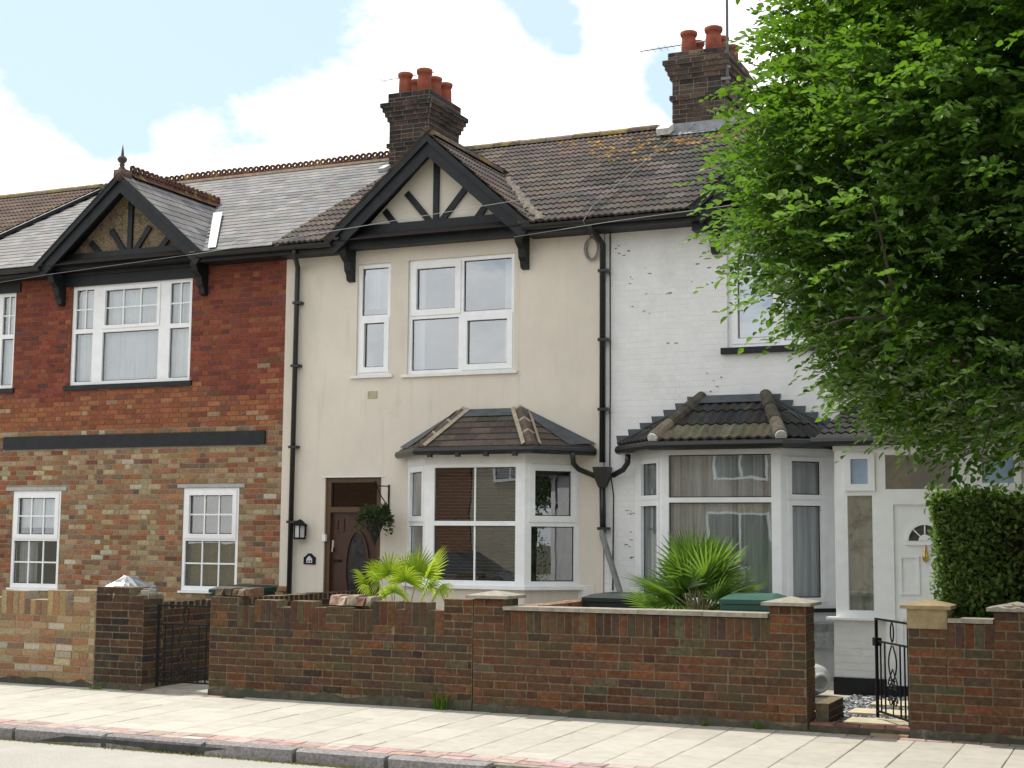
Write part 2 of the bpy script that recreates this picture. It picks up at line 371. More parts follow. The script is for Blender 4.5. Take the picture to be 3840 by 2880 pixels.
# ------------------------------------------------------------------ windows
def window(parent, M, Wd, Hd, lights, name='window', frame=UPVC, depth=.07, glass=GLASS, curtain=None, cur_d=.10, room=1.4, sill=None, label=None, roomd=True, blinds=None, cur_range=None):
    """M places the lower left corner of the frame on the wall plane (facing local -Y). lights: (u0,w0,u1,w1,sash,(cols,rows))"""
    mb = MB(); mb.holed(0, 0, Wd, Hd, [l[:4] for l in lights], 0, depth)
    wo = link(name, mb.mesh(name, frame), parent, M=M)
    if label: wo['label'] = label
    for u0, w0, u1, w1, sash, bars in lights:
        a0, b0, a1, b1 = u0, w0, u1, w1
        if sash:
            t = sash; s = MB(); s.holed(u0-.018, w0-.018, u1+.018, w1+.018, [(u0+t, w0+t, u1-t, w1-t)], -.014, .055)
            link('casement', s.mesh('casement', frame), wo); a0, b0, a1, b1 = u0+t, w0+t, u1-t, w1-t
        p = MB(); p.add([(a0, .035, b0), (a1, .035, b0), (a1, .035, b1), (a0, .035, b1)], [(0, 1, 2, 3)])
        link('pane', p.mesh('pane', glass), wo)
        gk = MB(); gk.holed(a0, b0, a1, b1, [(a0+.012, b0+.012, a1-.012, b1-.012)], .031, .003); link('gasket', gk.mesh('gasket', BLACKP), wo)
        nc, nr = bars
        for k in range(1, nc):
            x = a0+(a1-a0)*k/nc; g = MB(); g.box((x-.011, .018, b0), (x+.011, .033, b1)); link('glazing_bar', g.mesh('glazing_bar', frame), wo)
        for k in range(1, nr):
            z = b0+(b1-b0)*k/nr; g = MB(); g.box((a0, .020, z-.011), (a1, .033, z+.011)); link('glazing_bar', g.mesh('glazing_bar', frame), wo)
    if curtain:
        for (c0, c1, d0, d1, cm) in (cur_range or [(.02, Wd-.02, .03, Hd-.03, curtain)]):
            c = MB(); n = int((c1-c0)/.022)+2; r = random.Random(int(c0*100)+n)
            ph = [r.uniform(-.5, .5) for _ in range(n+1)]
            xs = [c0+(c1-c0)*k/n for k in range(n+1)]
            ys = [cur_d+.02+.014*math.sin(k*1.35+ph[k]*.9)+.008*ph[k] for k in range(n+1)]
            c.add([(x, y, d0) for x, y in zip(xs, ys)]+[(x, y, d1) for x, y in zip(xs, ys)], [(k, k+1, n+2+k, n+1+k) for k in range(n)])
            link('curtain', c.mesh('curtain', cm, True), wo)
    if blinds:
        c = MB(); z = blinds[2]
        while z < blinds[3]:
            c.add([(blinds[0], .075, z), (blinds[1], .075, z), (blinds[1], .095, z+.006), (blinds[0], .095, z+.006)], [(0, 1, 2, 3)]); z += .042
        o = link('venetian_blind', c.mesh('venetian_blind', mat('pane_backing', (.42, .42, .40), .6)), wo)
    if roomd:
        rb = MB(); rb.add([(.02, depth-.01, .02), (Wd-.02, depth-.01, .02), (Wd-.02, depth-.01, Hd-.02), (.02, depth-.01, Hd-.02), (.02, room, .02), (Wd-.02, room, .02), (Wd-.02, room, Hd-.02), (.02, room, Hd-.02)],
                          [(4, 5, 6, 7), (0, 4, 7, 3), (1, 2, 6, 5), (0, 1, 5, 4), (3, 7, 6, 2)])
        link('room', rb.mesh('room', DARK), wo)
    if sill:
        sm, a, b, c, d = sill
        q = MB(); q.box((a, -d, -c), (b, .03, -.002)); link('sill', q.mesh('sill', sm), wo)
    return wo

# ================================================================== the setting
FY = 17.6; WY = 12.55
RX = lambda a: Matrix.Rotation(a, 4, 'X')
ASPH = mat('pale_asphalt', (.33, .315, .28), .95, .15, 60, .22, .4, 180, dirt=[((.40, .385, .345), 1.1, .45, .7, .6), ((.13, .125, .115), 30, .63, .75, .5)])
g = MB(); g.add([(-300, -300, -.2), (300, -300, -.2), (300, 300, -.2), (-300, 300, -.2)], [(0, 1, 2, 3)])
g.build('ground', mat('bare_ground', (.12, .11, .08), .95, .1, 2, .3, .2), kind='structure')
g = MB(); g.add([(-150, 2.55, -.1), (150, 2.55, -.1), (150, 9.86, -.1), (-150, 9.86, -.1)], [(0, 1, 2, 3)])
g.build('road', ASPH, kind='structure')
g = MB(); g.box((-150, -4, -.19), (150, 2.5, 0)); g.build('far_pavement', mat('far_paving', (.34, .32, .28), .9, .2, 5, .15, .1), kind='structure')
SLP = .0135
def pz(y): return SLP*(y-9.9)
g = MB()
g.add([(-60, 9.98, pz(9.98)-.012), (60, 9.98, pz(9.98)-.012), (60, 12.75, pz(12.75)-.012), (-60, 12.75, pz(12.75)-.012), (-60, 9.98, -.15), (60, 9.98, -.15)], [(0, 1, 2, 3), (4, 5, 1, 0)])
pav = g.build('pavement', mat('paving_joint', (.24, .215, .17), .95, .1, 20, .3, .2, dirt=[((.07, .08, .03), 3, .5, .7, .6)]), kind='structure')
SLABU = [unit_piece(40+j, .018, .014) for j in range(5)]
PS = Pieces(pav, 'slab', 'slabs', SLABM)
tilt = RX(math.atan(SLP)) @ RX(R(-90))
def flat(P, parent, x, y, w, l, th, col, units, rz=0, z=None):
    P.add(parent, random.choice(units), T((x, y, (pz(y) if z is None else z)-.012)) @ RZ(rz) @ tilt @ Matrix.Diagonal((w, th+.012, l, 1)), col)
k = 0; x = -1.14+.3865*8
while x > -24:
    x0 = x-.3865; y = 10.29; y1 = 12.545 if x0 > -2.9 or x0 < -8.7 else 12.545
    if x0 > -2.95 or -9.9 < x0 < -8.6: y1 = 12.42
    first = [.27, .57][k % 2]+random.uniform(-.01, .01)
    ys = [y, y+first]
    while ys[-1] < y1-.08: ys.append(min(y1, ys[-1]+.58))
    if y1-ys[-2] < .12 and len(ys) > 2: ys.pop(-2)
    ys[-1] = y1
    for a, b in zip(ys[:-1], ys[1:]):
        c = random.uniform(.92, 1.05)
        flat(PS, pav, x0+.003, a+.003, .3865-.006, b-a-.006, random.uniform(0, .0025), (.405*c, .382*c, .330*c), SLABU)
    x = x0; k += 1
PS.done()
PR = Pieces(pav, 'paver', 'pavers', REDPM)
REDP = [(4, (0.3561, 0.2398, 0.2123)), (3, (0.3732, 0.2727, 0.2447)), (2, (0.339, 0.2563, 0.2317)), (2, (0.3818, 0.3167, 0.29))]
x = 1.6
while x > -16:
    for yy in (10.03, 10.16): flat(PR, pav, x-.212, yy+random.uniform(-.004, .004), .208, .118, random.uniform(0, .003), pick(REDP), SLABU)
    if x > -2.75 or -9.9 < x < -8.7: flat(PR, pav, x-.212, 12.43, .208, .112, .002, pick(REDP), SLABU)
    x -= .215
PR.done()
g = MB(); g.box((-60, 9.862, -.16), (-4.55, 9.99, -.03)); kerb = g.build('kerb', mat('kerb_bed', (.06, .06, .055), .9, .1, 12, .3, .3), kind='structure')
KU = [unit_piece(60+j, .02, .10) for j in range(6)]
PK = Pieces(kerb, 'kerb_stone', 'kerb_stones', KERBM)
x = -4.56
while x > -24:
    w = random.uniform(.72, 1.0); c = random.uniform(.85, 1.15)
    PK.add(kerb, random.choice(KU), T((x-w, 9.985, -.13)) @ Matrix.Diagonal((w-.012, .14+random.uniform(-.006, .006), .138+random.uniform(-.004, .004), 1)), (.20*c, .188*c, .185*c)); x -= w
PK.done()
g = MB(); g.add([(-4.56, 9.86, -.096), (60, 9.86, -.096), (60, 10.03, -.004), (-4.56, 10.03, -.004)], [(0, 1, 2, 3)])
g.build('dropped_kerb', mat('dropped_kerb', (.30, .285, .26), .9, .2, 20, .25, .3), kind='structure')
g = MB(); g.box((-40, 12.60, -.15), (20, 17.62, .045)); gg = g.build('front_garden', mat('garden_concrete', (.36, .34, .29), .95, .1, 8, .25, .3, dirt=[((.16, .15, .11), 2, .5, .7, .6)]), kind='structure')
# slate chippings in the white house's front garden
mb = MB(); r = random.Random(3)
for i in range(4200):
    x, y = r.uniform(-3.0, -.9), r.uniform(12.86, 15.5); s = r.uniform(.010, .026); c = r.choice([.06, .10, .16, .24, .34, .42])*r.uniform(.8, 1.2)
    M = T((x, y, .052+s*.3)) @ Matrix.Rotation(r.uniform(0, 6.3), 4, 'Z') @ Matrix.Rotation(r.uniform(-.6, .6), 4, 'X') @ Matrix.Rotation(r.uniform(-.5, .5), 4, 'Y')
    mb.obox(M, (-s, -s*.7, -s*.3), (s, s*.7, s*.3), (c, c*1.0, c*1.04))
mb.build('slate_gravel', mat('slate_gravel', (1, 1, 1), .7, .3, 30, .3, 0, src='attr'), kind='stuff')
STEPM = mat('stepping_stone', (.46, .40, .28), .9, .15, 9, .15, .2)
for i, (x0, y0, x1, y1) in enumerate([(-2.62, 13.0, -2.05, 13.38), (-2.72, 13.72, -2.1, 14.12), (-2.66, 14.5, -2.05, 14.95)]):
    b = MB(); b.box((x0, y0, .03), (x1, y1, .085)); link('stepping_stone', b.mesh('stepping_stone', STEPM), gg)

# ================================================================== brick helper palettes
RED_UP = [(6, (0.1844, 0.0532, 0.0328)), (3, (0.1624, 0.0477, 0.0328)), (2, (0.2013, 0.0625, 0.0362)), (1.2, (0.1332, 0.046, 0.039)), (0.5, (0.1041, 0.046, 0.039)), (0.5, (0.211, 0.0815, 0.0417))]
MIX_LO = [(5, (0.2638, 0.1245, 0.0634)), (3, (0.2308, 0.115, 0.0666)), (2.5, (0.2418, 0.1604, 0.0891)), (2, (0.2693, 0.1896, 0.1053)), (1.3, (0.2088, 0.1182, 0.0731)), (1, (0.3187, 0.2611, 0.1632)), (0.7, (0.1263, 0.0889, 0.0634)), (1, (0.2803, 0.1701, 0.1117)), (0.45, (0.3848, 0.3586, 0.2664)), (1.4, (0.2967, 0.1376, 0.0634)), (1, (0.1813, 0.1279, 0.0827)), (4.5, (0.2865, 0.2062, 0.1144)), (2.2, (0.3277, 0.2681, 0.1643)), (2, (0.2123, 0.1399, 0.081))]
MID = [(5, (0.2379, 0.0896, 0.0432)), (3, (0.2022, 0.0745, 0.0432)), (2, (0.2592, 0.1157, 0.0545)), (1, (0.1594, 0.0745, 0.0469)), (0.3, (0.302, 0.2055, 0.1218))]
YEL = [(4, (0.284, 0.2006, 0.1083)), (3, (0.2732, 0.1724, 0.0887)), (2, (0.2513, 0.1387, 0.072)), (1.6, (0.3277, 0.2568, 0.1614)), (1, (0.3549, 0.3129, 0.2341)), (1, (0.2187, 0.1331, 0.0832)), (0.8, (0.2404, 0.1219, 0.0636)), (0.5, (0.1751, 0.1163, 0.0776))]
GWD = [(5, (0.0858, 0.044, 0.0268)), (3, (0.0709, 0.0392, 0.028)), (2.4, (0.1082, 0.0512, 0.0268)), (2, (0.0508, 0.0357, 0.0286)), (1.2, (0.0932, 0.0614, 0.0314)), (1.1, (0.138, 0.0554, 0.0268)), (0.8, (0.0833, 0.0644, 0.037))]
GWR = [(5, (0.0992, 0.0489, 0.0279)), (3, (0.0848, 0.0444, 0.029)), (2.2, (0.1259, 0.0532, 0.0279)), (1.3, (0.0643, 0.0417, 0.0325)), (1.4, (0.0932, 0.0661, 0.033)), (0.9, (0.1466, 0.058, 0.0279)), (0.8, (0.0766, 0.0634, 0.0419))]
DKP = [(5, (0.0474, 0.0302, 0.0247)), (3, (0.0614, 0.034, 0.0233)), (2, (0.0335, 0.0284, 0.0272)), (0.8, (0.0781, 0.0441, 0.0272))]
CHB = [(5, (0.051, 0.0408, 0.0357)), (3, (0.0723, 0.0493, 0.0391)), (2, (0.0382, 0.034, 0.0323)), (0.8, (0.102, 0.0638, 0.0442))]
CHB2 = [(5, (.11, .078, .058)), (3, (.085, .066, .055)), (2, (.055, .047, .044)), (1.4, (.16, .10, .068))]

# ================================================================== houses
TH = math.atan((8.08-5.735)/(21.5-17.17)); EY, EZ = 17.17, 5.735
ROOFL = (21.5-EY)/math.cos(TH); TW, GA = .27, .271
def tile_shape(w=TW, l=.305, amp=.0105, n=12, lip=.025, rolls=3):
    vs = []; 
    for yy, zz in ((0, lip), (l, .004)):
        for k in range(n+1): vs.append((w*k/n*.985, yy, zz+amp*(1+math.cos(2*rolls*math.pi*k/n))))
    for k in range(n+1): vs.append((w*k/n*.985, .004, amp*(1+math.cos(2*rolls*math.pi*k/n))*.9-.004))
    a = n+1; fs = []
    for k in range(n): fs += [(k, k+1, a+k+1, a+k), (2*a+k, 2*a+k+1, k+1, k)]
    return vs, fs
TILE = tile_shape(); TILES = [TILE]
def slate_shape(j):
    r = random.Random(j); w, l, t = .247, .26, .011
    a = [r.uniform(-.004, .004) for _ in range(4)]
    vs = [(.002, a[0], t), (w, a[1], t), (w, l, .002), (.002, l, .002), (.002, a[0], -.002), (w, a[1], -.002)]
    return vs, [(0, 1, 2, 3), (4, 5, 1, 0), (1, 5, 2), (4, 0, 3)]
SLATES = [slate_shape(j) for j in range(5)]
def main_slope(P, roof, x0, x1, gables, shapes, w, gauge, colf, skipf=None, stag=False, PL=None):
    nr = int(math.ceil(ROOFL/gauge-.35))
    for r in range(nr):
        s = r*gauge; yy, zz = EY+s*math.cos(TH), EZ+s*math.sin(TH)
        x = x0-(w/2 if stag and r % 2 else 0)
        while x < x1-.02:
            cx = x+w/2; cz = zz+gauge*.5*math.sin(TH)
            if x >= x0-w*.45 and not any(abs(cx-gx) < (gz-cz)/gs-w*.35 and cz < gz for gx, gz, gs in gables) and not (skipf and skipf(cx, yy, cz)):
                sh = random.choice(shapes); xx = max(x, x0)
                sc = min(1, (x1-xx)/w, (x+w-xx)/w)
                col, li = colf(cx, s/ROOFL)
                M = T((xx, yy, zz)) @ RX(TH+random.uniform(-.006, .006)) @ RZ(random.uniform(-.008, .008)) @ Matrix.Diagonal((sc, 1, 1, 1))
                (PL if (li and PL) else P).add(roof, sh, M, col)
            x += w
def gable_slopes(P, roof, gx, ga, gf_l, gf_r, zf, shapes, w, gauge, colf, stag=False):
    """the two little slopes behind a gable: apex (gx, ga), feet at gf_l / gf_r"""
    for side, gf in ((1, gf_r), (-1, gf_l)):
        run = abs(gf-gx); th = math.atan((ga-zf)/run); ln = math.hypot(run, ga-zf); nr = int(math.ceil(ln/gauge-.3))
        for r in range(nr):
            s = r*gauge; xx = gf-side*s*math.cos(th); zz = zf+s*math.sin(th)
            zt = zz+gauge*.6*math.sin(th); yend = EY+(zt-EZ)/math.tan(TH)+.12
            y = EY-.02-(w/2 if stag and r % 2 else 0)
            while y < yend:
                ww = w if y >= EY-.03 else w/2; ys = max(y, EY-.02)
                M = T((xx, ys if side > 0 else ys+ww, zz)) @ RZ(R(90)*side) @ RX(th+random.uniform(-.006, .006)) @ Matrix.Diagonal((ww/w, 1, 1, 1))
                P.add(roof, random.choice(shapes), M, colf(gx, .3)[0]); y += w
def roof_base(house, x0, x1, gables, name='roof'):
    mb = MB(); o = .012
    mb.add([(x0, EY+.02, EZ-o), (x1, EY+.02, EZ-o), (x1, 21.5, 8.08-o), (x0, 21.5, 8.08-o), (x0, 26, 5.6), (x1, 26, 5.6), (x0, 26, 0), (x1, 26, 0)], [(0, 1, 2, 3), (3, 2, 5, 4), (4, 5, 7, 6)])
    for gx, ga, gl, gr, zf in gables:
        yr = EY+(ga-EZ)/math.tan(TH)
        mb.add([(gl, EY, zf-o), (gx, EY, ga-o*1.5), (gx, yr+.2, ga-o*1.5), (gl, EY+.2, zf-o)], [(0, 1, 2, 3)])
        mb.add([(gr, EY, zf-o), (gx, EY, ga-o*1.5), (gx, yr+.2, ga-o*1.5), (gr, EY+.2, zf-o)], [(3, 2, 1, 0)])
    return mb.build(name, ROOFB, house)
def eaves(house, segs):
    for x0, x1 in segs:
        b = MB(); b.box((x0, 17.24, 5.60), (x1, 17.27, 5.735)); b.box((x0, 17.271, 5.605), (x1, FY+.01, 5.63)); b.build('fascia', BLACK, house)
        g = MB(); n = 6
        pts = [(17.18-.058*math.cos(math.pi*k/n), 5.71-.062*math.sin(math.pi*k/n)) for k in range(n+1)]
        g.add([(x0, y, z) for y, z in pts]+[(x1, y, z) for y, z in pts], [(k, k+1, n+2+k, n+1+k) for k in range(n)]+[tuple(range(n, -1, -1)), tuple(range(n+1, 2*n+2))])
        g.build('gutter', BLACKP, house, smooth=False)
def gable(house, gx, ga, gl, gr, zf, panel, win_top, struts, tie=(5.63, 5.80, 5.97), bracket_z=5.20):
    """pediment with bargeboards, tie beam, struts and brackets. gl/gr: outer feet of the bargeboards"""
    mb = MB(); mb.prism([(gl+.3, tie[1]), (gr-.3, tie[1]), (gx, ga-.12)], Matrix.Identity(4), 17.50, 17.58)
    gp = mb.build('gable', panel, house)
    for side, gf in ((-1, gl), (1, gr)):
        d = Vector((gx-gf, ga-zf)).normalized(); n = Vector((d.y, -d.x)) if side < 0 else Vector((-d.y, d.x))
        if n.y > 0: n = -n
        F = Vector((gf, zf)); A = Vector((gx, ga)); wd = .225
        q = MB()
        inn = Vector((gx, ga-wd/abs(d.x)))
        poly = [tuple(F), tuple(F+n*wd), tuple(inn), tuple(A)]
        if side > 0: poly = poly[::-1]
        q.prism(poly, Matrix.Identity(4), 17.205, 17.255)
        ip = [tuple(F+n*.0-d*.02), tuple(F+n*.075-d*.02), (gx, ga-.075/abs(d.x)), tuple(A)]
        if side > 0: ip = ip[::-1]
        q.prism(ip, Matrix.Identity(4), 17.165, 17.205)
        q.build('bargeboard', BLACK, gp)
        s = MB(); a, b = F+n*.10, Vector((gx, ga-.10/abs(d.x)))
        s.add([(a.x, 17.255, a.y), (b.x, 17.255, b.y), (b.x, 17.52, b.y), (a.x, 17.52, a.y)], [(0, 1, 2, 3)]); s.build('soffit', BLACK, gp)
        # bracket
        bx = gf-side*.235; br = MB()
        prof = [(FY-.02, bracket_z), (FY-.10, bracket_z+.02), (FY-.12, bracket_z+.10), (FY-.17, bracket_z+.15), (FY-.19, bracket_z+.26), (FY-.29, bracket_z+.33), (17.27, bracket_z+.42), (17.27, bracket_z+.47), (FY-.02, bracket_z+.47)]
        vs = [(bx-.05, y, z) for y, z in prof]+[(bx+.05, y, z) for y, z in prof]; n_ = len(prof)
        br.add(vs, [tuple(range(n_)), tuple(range(2*n_-1, n_-1, -1))]+[(k, k+n_, (k+1) % n_+n_, (k+1) % n_) for k in range(n_)])
        br.build('bracket', BLACK, gp)
    t = MB(); sl = (ga-zf)/(gr-gx)
    def half(z): return (ga-z)/sl-.26
    t.box((gx-half(tie[0])-.02, 17.34, tie[0]), (gx+half(tie[0])+.02, 17.52, tie[1]-.012)); t.box((gx-half(tie[1])-.06, 17.42, tie[1]-.012), (gx+half(tie[1])+.06, 17.52, tie[2]))
    t.build('tie_beam', BLACK, gp)
    k = MB(); k.box((gx-.04, 17.455, tie[2]), (gx+.04, 17.515, ga-.22)); k.build('king_post', BLACK, gp)
    for side in (-1, 1):
        for (bx, tx, tz) in struts:
            a = Vector((gx+side*bx, 17.47, tie[2]-.02)); b = Vector((gx+side*tx, 17.47, tie[2]+tz)); d = (b-a).normalized(); p = Vector((d.z, 0, -d.x))*.042
            s = MB(); vs = [a-p, a+p, b+p, b-p]
            s.add([(v.x, 17.46, v.z) for v in vs]+[(v.x, 17.512, v.z) for v in vs], [(0, 1, 2, 3), (0, 4, 5, 1), (1, 5, 6, 2), (2, 6, 7, 3), (3, 7, 4, 0)] if side < 0 else [(3, 2, 1, 0), (1, 5, 4, 0), (2, 6, 5, 1), (3, 7, 6, 2), (0, 4, 7, 3)])
            s.build('strut', BLACK, gp)
    return gp
POT = [(.085, 0), (.112, .02), (.108, .22), (.100, .29), (.118, .30), (.128, .33), (.128, .365), (.112, .375), (.09, .37), (.085, .2)]
def chimney(house, P, x0, x1, y0, y1, bands, pal, pots, cap_z):
    mb = MB()
    for za, zb, o in bands: mb.box((x0-o, y0-o, za), (x1+o, y1+o, zb))
    zt = bands[-1][1]; mb.add([(x0+.02, y0+.02, zt), (x1-.02, y0+.02, zt), (x1-.02, y1-.02, zt), (x0+.02, y1-.02, zt), (x0+.18, y0+.2, cap_z), (x1-.18, y0+.2, cap_z), (x1-.18, y1-.2, cap_z), (x0+.18, y1-.2, cap_z)],
                              [(0, 1, 5, 4), (1, 2, 6, 5), (2, 3, 7, 6), (3, 0, 4, 7), (4, 5, 6, 7)])
    ch = mb.build('chimney', SOOT, house)
    for za, zb, o in bands:
        for k in range(max(1, round((zb-za)/BH))):
            h = (zb-za)/max(1, round((zb-za)/BH)); z = za+k*h; off = random.choice([0, .1125])
            for (O, rot, Ln, bias) in (((x0-o, y0-o, z), 0, x1-x0+2*o, 0), ((x1+o, y0-o, z), R(90), y1-y0+2*o, .6), ((x0-o, y1+o, z), R(-90), y1-y0+2*o, 600)):
                rects = []; u = -off if (k+round(za*13)) % 2 else -.1125*(off == 0); 
                while u < Ln-.02:
                    a, b = max(u, 0), min(u+BW, Ln)
                    if b-a > .04: rects.append((a+.005, .005, b-a-.010, h-.010))
                    u += BW
                lay(P, ch, Vector(O), rot, rects, lambda x_, z_: pick(pal), .007, bias)
    for (px, py, s, hh) in pots:
        p = MB(); p.lathe((0, 0, 0), [(r_*s, z_*hh) for r_, z_ in POT], 16)
        link('chimney_pot', p.mesh('chimney_pot', TERRA, True), ch, M=T((px, py, zt+.02)))
    return ch
def ridge_tiles(house, parent, x0, x1, y, z, pal, ang=.0, along='x'):
    P = Pieces(house, 'ridge_tile', 'ridge_tiles', RIDGEM)
    n = 6; vs = []; l = .46
    for xx in (0, l):
        for k in range(n+1):
            a = math.pi*k/n; vs.append((xx, -.115*math.cos(a), .10*math.sin(a)-.02))
    sh = (vs, [(k, k+1, n+2+k, n+1+k) for k in range(n)]+[tuple(range(n, -1, -1)), tuple(range(n+1, 2*n+2))])
    x = x0
    while x < x1-.05:
        sc = min(1, (x1-x)/.47)
        M = T((x, y, z+random.uniform(-.004, .004))) @ Matrix.Diagonal((sc, 1, 1, 1)) if along == 'x' else T((y, x, z+random.uniform(-.004, .004))) @ RZ(R(90)) @ Matrix.Diagonal((sc, 1, 1, 1))
        P.add(parent, sh, M, pick(pal)); x += .47
    P.done(parent)
def crest_shape():
    mb = MB(); l = .46
    mb.add([(0, -.11, -.07), (l, -.11, -.07), (l, 0, .012), (0, 0, .012), (0, .11, -.07), (l, .11, -.07)], [(0, 1, 2, 3), (3, 2, 5, 4)])
    mb.box((0, -.013, 0), (l, .013, .045))
    n = 12
    for c in range(4):
        cx = .0575+.115*c; cz = .085
        for k in range(n):
            a, b = 2*math.pi*k/n, 2*math.pi*(k+1)/n
            P_ = lambda r, t, y: (cx+r*math.cos(t), y, cz+r*math.sin(t))
            ro, ri = .058, .021
            mb.add([P_(ri, a, -.013), P_(ro, a, -.013), P_(ro, b, -.013), P_(ri, b, -.013), P_(ri, a, .013), P_(ro, a, .013), P_(ro, b, .013), P_(ri, b, .013)], [(0, 1, 2, 3), (7, 6, 5, 4), (1, 5, 6, 2), (3, 7, 4, 0)])
    return mb.v, mb.f
def cable(name, label, pts, r, m, sag=0, parent=None, n=14, cat='cable', group=None):
    P_ = []
    for i in range(len(pts)-1):
        a, b = Vector(pts[i]), Vector(pts[i+1])
        for k in range(n+(i == len(pts)-2)):
            t = k/n; p = a.lerp(b, t); p.z -= sag*4*t*(1-t); P_.append(p)
    mb = MB(); mb.tube(P_, r, 5)
    o = mb.build(name, m, parent, smooth=True)
    if parent is None: tag(o, label, cat, group)
    return o
def pipe(house, pts, r, m=BLACKP, clips=(), name='downpipe'):
    mb = MB(); mb.tube(pts, r, 10)
    o = mb.build(name, m, house, smooth=True)
    for (x, y, z) in clips:
        c = MB(); c.box((x-r-.012, y-r-.01, z-.018), (x+r+.045, y+r+.03, z+.018)); c.build('pipe_clip', m, o)
    return o

# ---------------------------------------------------------------- red brick house on the left
bh = thing('brick_house', 'red brick terraced house with grey slate roof and half-timbered gable, left of the cream house', 'house', (-14.7, FY, 0))
BHX0, BHX1 = -18.06, -11.40
holes = [(-15.30, 3.92, -13.05, 5.456), (-18.0, 3.92, -16.42, 5.44), (-16.295, .83, -15.36, 2.31), (-13.085, .855, -12.12, 2.337)]
wl = MB(); wl.holed(BHX0, -.15, BHX1, 3.25, [h for h in holes if h[1] < 3], FY, .12, outer=False); wall_lo = wl.build('lower_wall', MORT, bh)
wu = MB(); wu.holed(BHX0, 3.25, BHX1, 5.74, [h for h in holes if h[1] > 3], FY, .12, outer=False); wall_up = wu.build('upper_wall', MORTR, bh)
PB = Pieces(bh, 'brick', 'brickwork', BRICKM)
def bh_pal(x, z):
    if z > 3.85+.25*math.sin(x*1.7): 
        c = pick(RED_UP)
        if x > -11.9 and z < 4.3 and random.random() < .4: c = pick(MID)
        return c
    if z > 3.2: return pick(MID)
    return pick(MIX_LO) if random.random() < (.95 if -16 < x < -12 else .7) else pick(MID)
rects = [q for q in courses(BHX0, BHX1, .0, 5.70, holes+[(-16.52, 2.955, -11.69, 3.15), (-16.43, 2.31, -15.25, 2.372), (-13.19, 2.337, -12.02, 2.395), (-15.45, 5.456, -12.9, 5.7)], 'flemish', .011)]
for q in rects: lay(PB, wall_up if q[1] > 3.25 else wall_lo, (0, FY, 0), 0, [q], bh_pal, .007, 0 if q[1] > .7 else 600)
lay(PB, wall_lo, (0, FY-.03, 0), 0, courses(-11.40, -11.235, .1, .95), bh_pal, .03)
b = MB(); b.box((-16.52, FY-.035, 2.955), (-11.69, FY+.05, 3.15)); b.build('band_beam', BLACK, bh)
for (a, c, z0, z1) in ((-16.43, -15.25, 2.315, 2.37), (-13.19, -12.02, 2.342, 2.393)):
    b = MB(); b.box((a, FY-.02, z0), (c, FY+.05, z1)); b.build('lintel', mat('grey_lintel', (.36, .36, .36), .85, .2, 9, .15, .1), bh)
def three_light(Wd, Hd):
    tr = Hd*(1-.455); L = []
    for a, c, t in ((.02, .185, .0), (.255, .735, .035), (.81, .98, .0)):
        f = .035
        L.append((a*Wd+f*.5, .055, c*Wd-f*.5, tr-.035, .0, (1, 1)))
        L.append((a*Wd+f*.5, tr+.035, c*Wd-f*.5, Hd-.055, t, ((3, 2) if t else (2, 2))))
    return L
window(bh, T((-15.30, FY+.03, 3.92)), 2.25, 1.536, three_light(2.25, 1.536), curtain=NET, glass=GLASS, sill=(BLACK, -.08, 2.30, .075, .07))
window(bh, T((-18.0, FY+.03, 3.92)), 1.58, 1.52, three_light(1.58, 1.52), curtain=NET, glass=GLASS, sill=(BLACK, -.08, 1.63, .075, .07))
def sash_lights(Wd, Hd): return [(.055, Hd*.52, Wd-.055, Hd-.055, .05, (3, 2)), (.045, .07, Wd-.045, Hd*.485, .0, (3, 2))]
window(bh, T((-16.295, FY+.005, .83)), .935, 1.48, sash_lights(.935, 1.48), glass=GLASS, curtain=NETG, cur_range=[(.06, .42, .05, .75, NETG), (.05, .88, .92, 1.42, NET)], sill=(UPVC, -.03, .965, .03, .05))
window(bh, T((-13.085, FY+.005, .855)), .965, 1.482, sash_lights(.965, 1.482), glass=GLASS, curtain=BEIGEC, sill=(UPVC, -.03, .995, .03, .05))
b = MB(); b.box((-15.55, FY-.03, 5.456), (-12.80, FY+.06, 5.61)); b.box((-15.50, FY-.06, 5.61), (-12.85, FY+.06, 5.66)); b.build('window_head_beam', BLACK, bh)
b = MB(); b.box((-18.0, FY-.03, 5.44), (-16.32, FY+.05, 5.585)); b.build('window_head_beam', BLACK, bh)
SG = (-14.13, 7.05, -15.70, -12.57, 5.735)
roof = roof_base(bh, BHX0, BHX1, [(SG[0], SG[1], SG[2], SG[3], SG[4])])
PSl = Pieces(bh, 'slate', 'slates', SLATEM)
SLC = [(5, (0.1408, 0.137, 0.137)), (3, (0.1222, 0.1186, 0.1222)), (2, (0.1667, 0.1592, 0.1519)), (1, (0.0963, 0.0948, 0.1))]
scol = lambda x, t: (pick(SLC), False)
main_slope(PSl, roof, BHX0, BHX1, [(SG[0], SG[1], (SG[1]-SG[4])/(SG[3]-SG[0]))], SLATES, .25, .20, scol, stag=True)
gable_slopes(PSl, roof, SG[0], SG[1], SG[2], SG[3], SG[4], SLATES, .25, .20, scol, stag=True)
PSl.done(roof)
CR = crest_shape(); PC = Pieces(bh, 'crest_tile', 'crest_tiles', RIDGEM)
CRP = [(3, (0.0806, 0.036, 0.0248)), (2, (0.062, 0.031, 0.0248)), (1, (0.0992, 0.0527, 0.031))]
x = BHX0+.02
while x < -11.75: PC.add(roof, CR, T((x, 21.5, 8.10+.012*math.sin(x*1.9))), pick(CRP)); x += .462
y = 17.42
while y < 19.5: PC.add(roof, CR, T((SG[0], y, SG[1]+.04)) @ RZ(R(90)), pick(CRP)); y += .462
PC.done(roof)
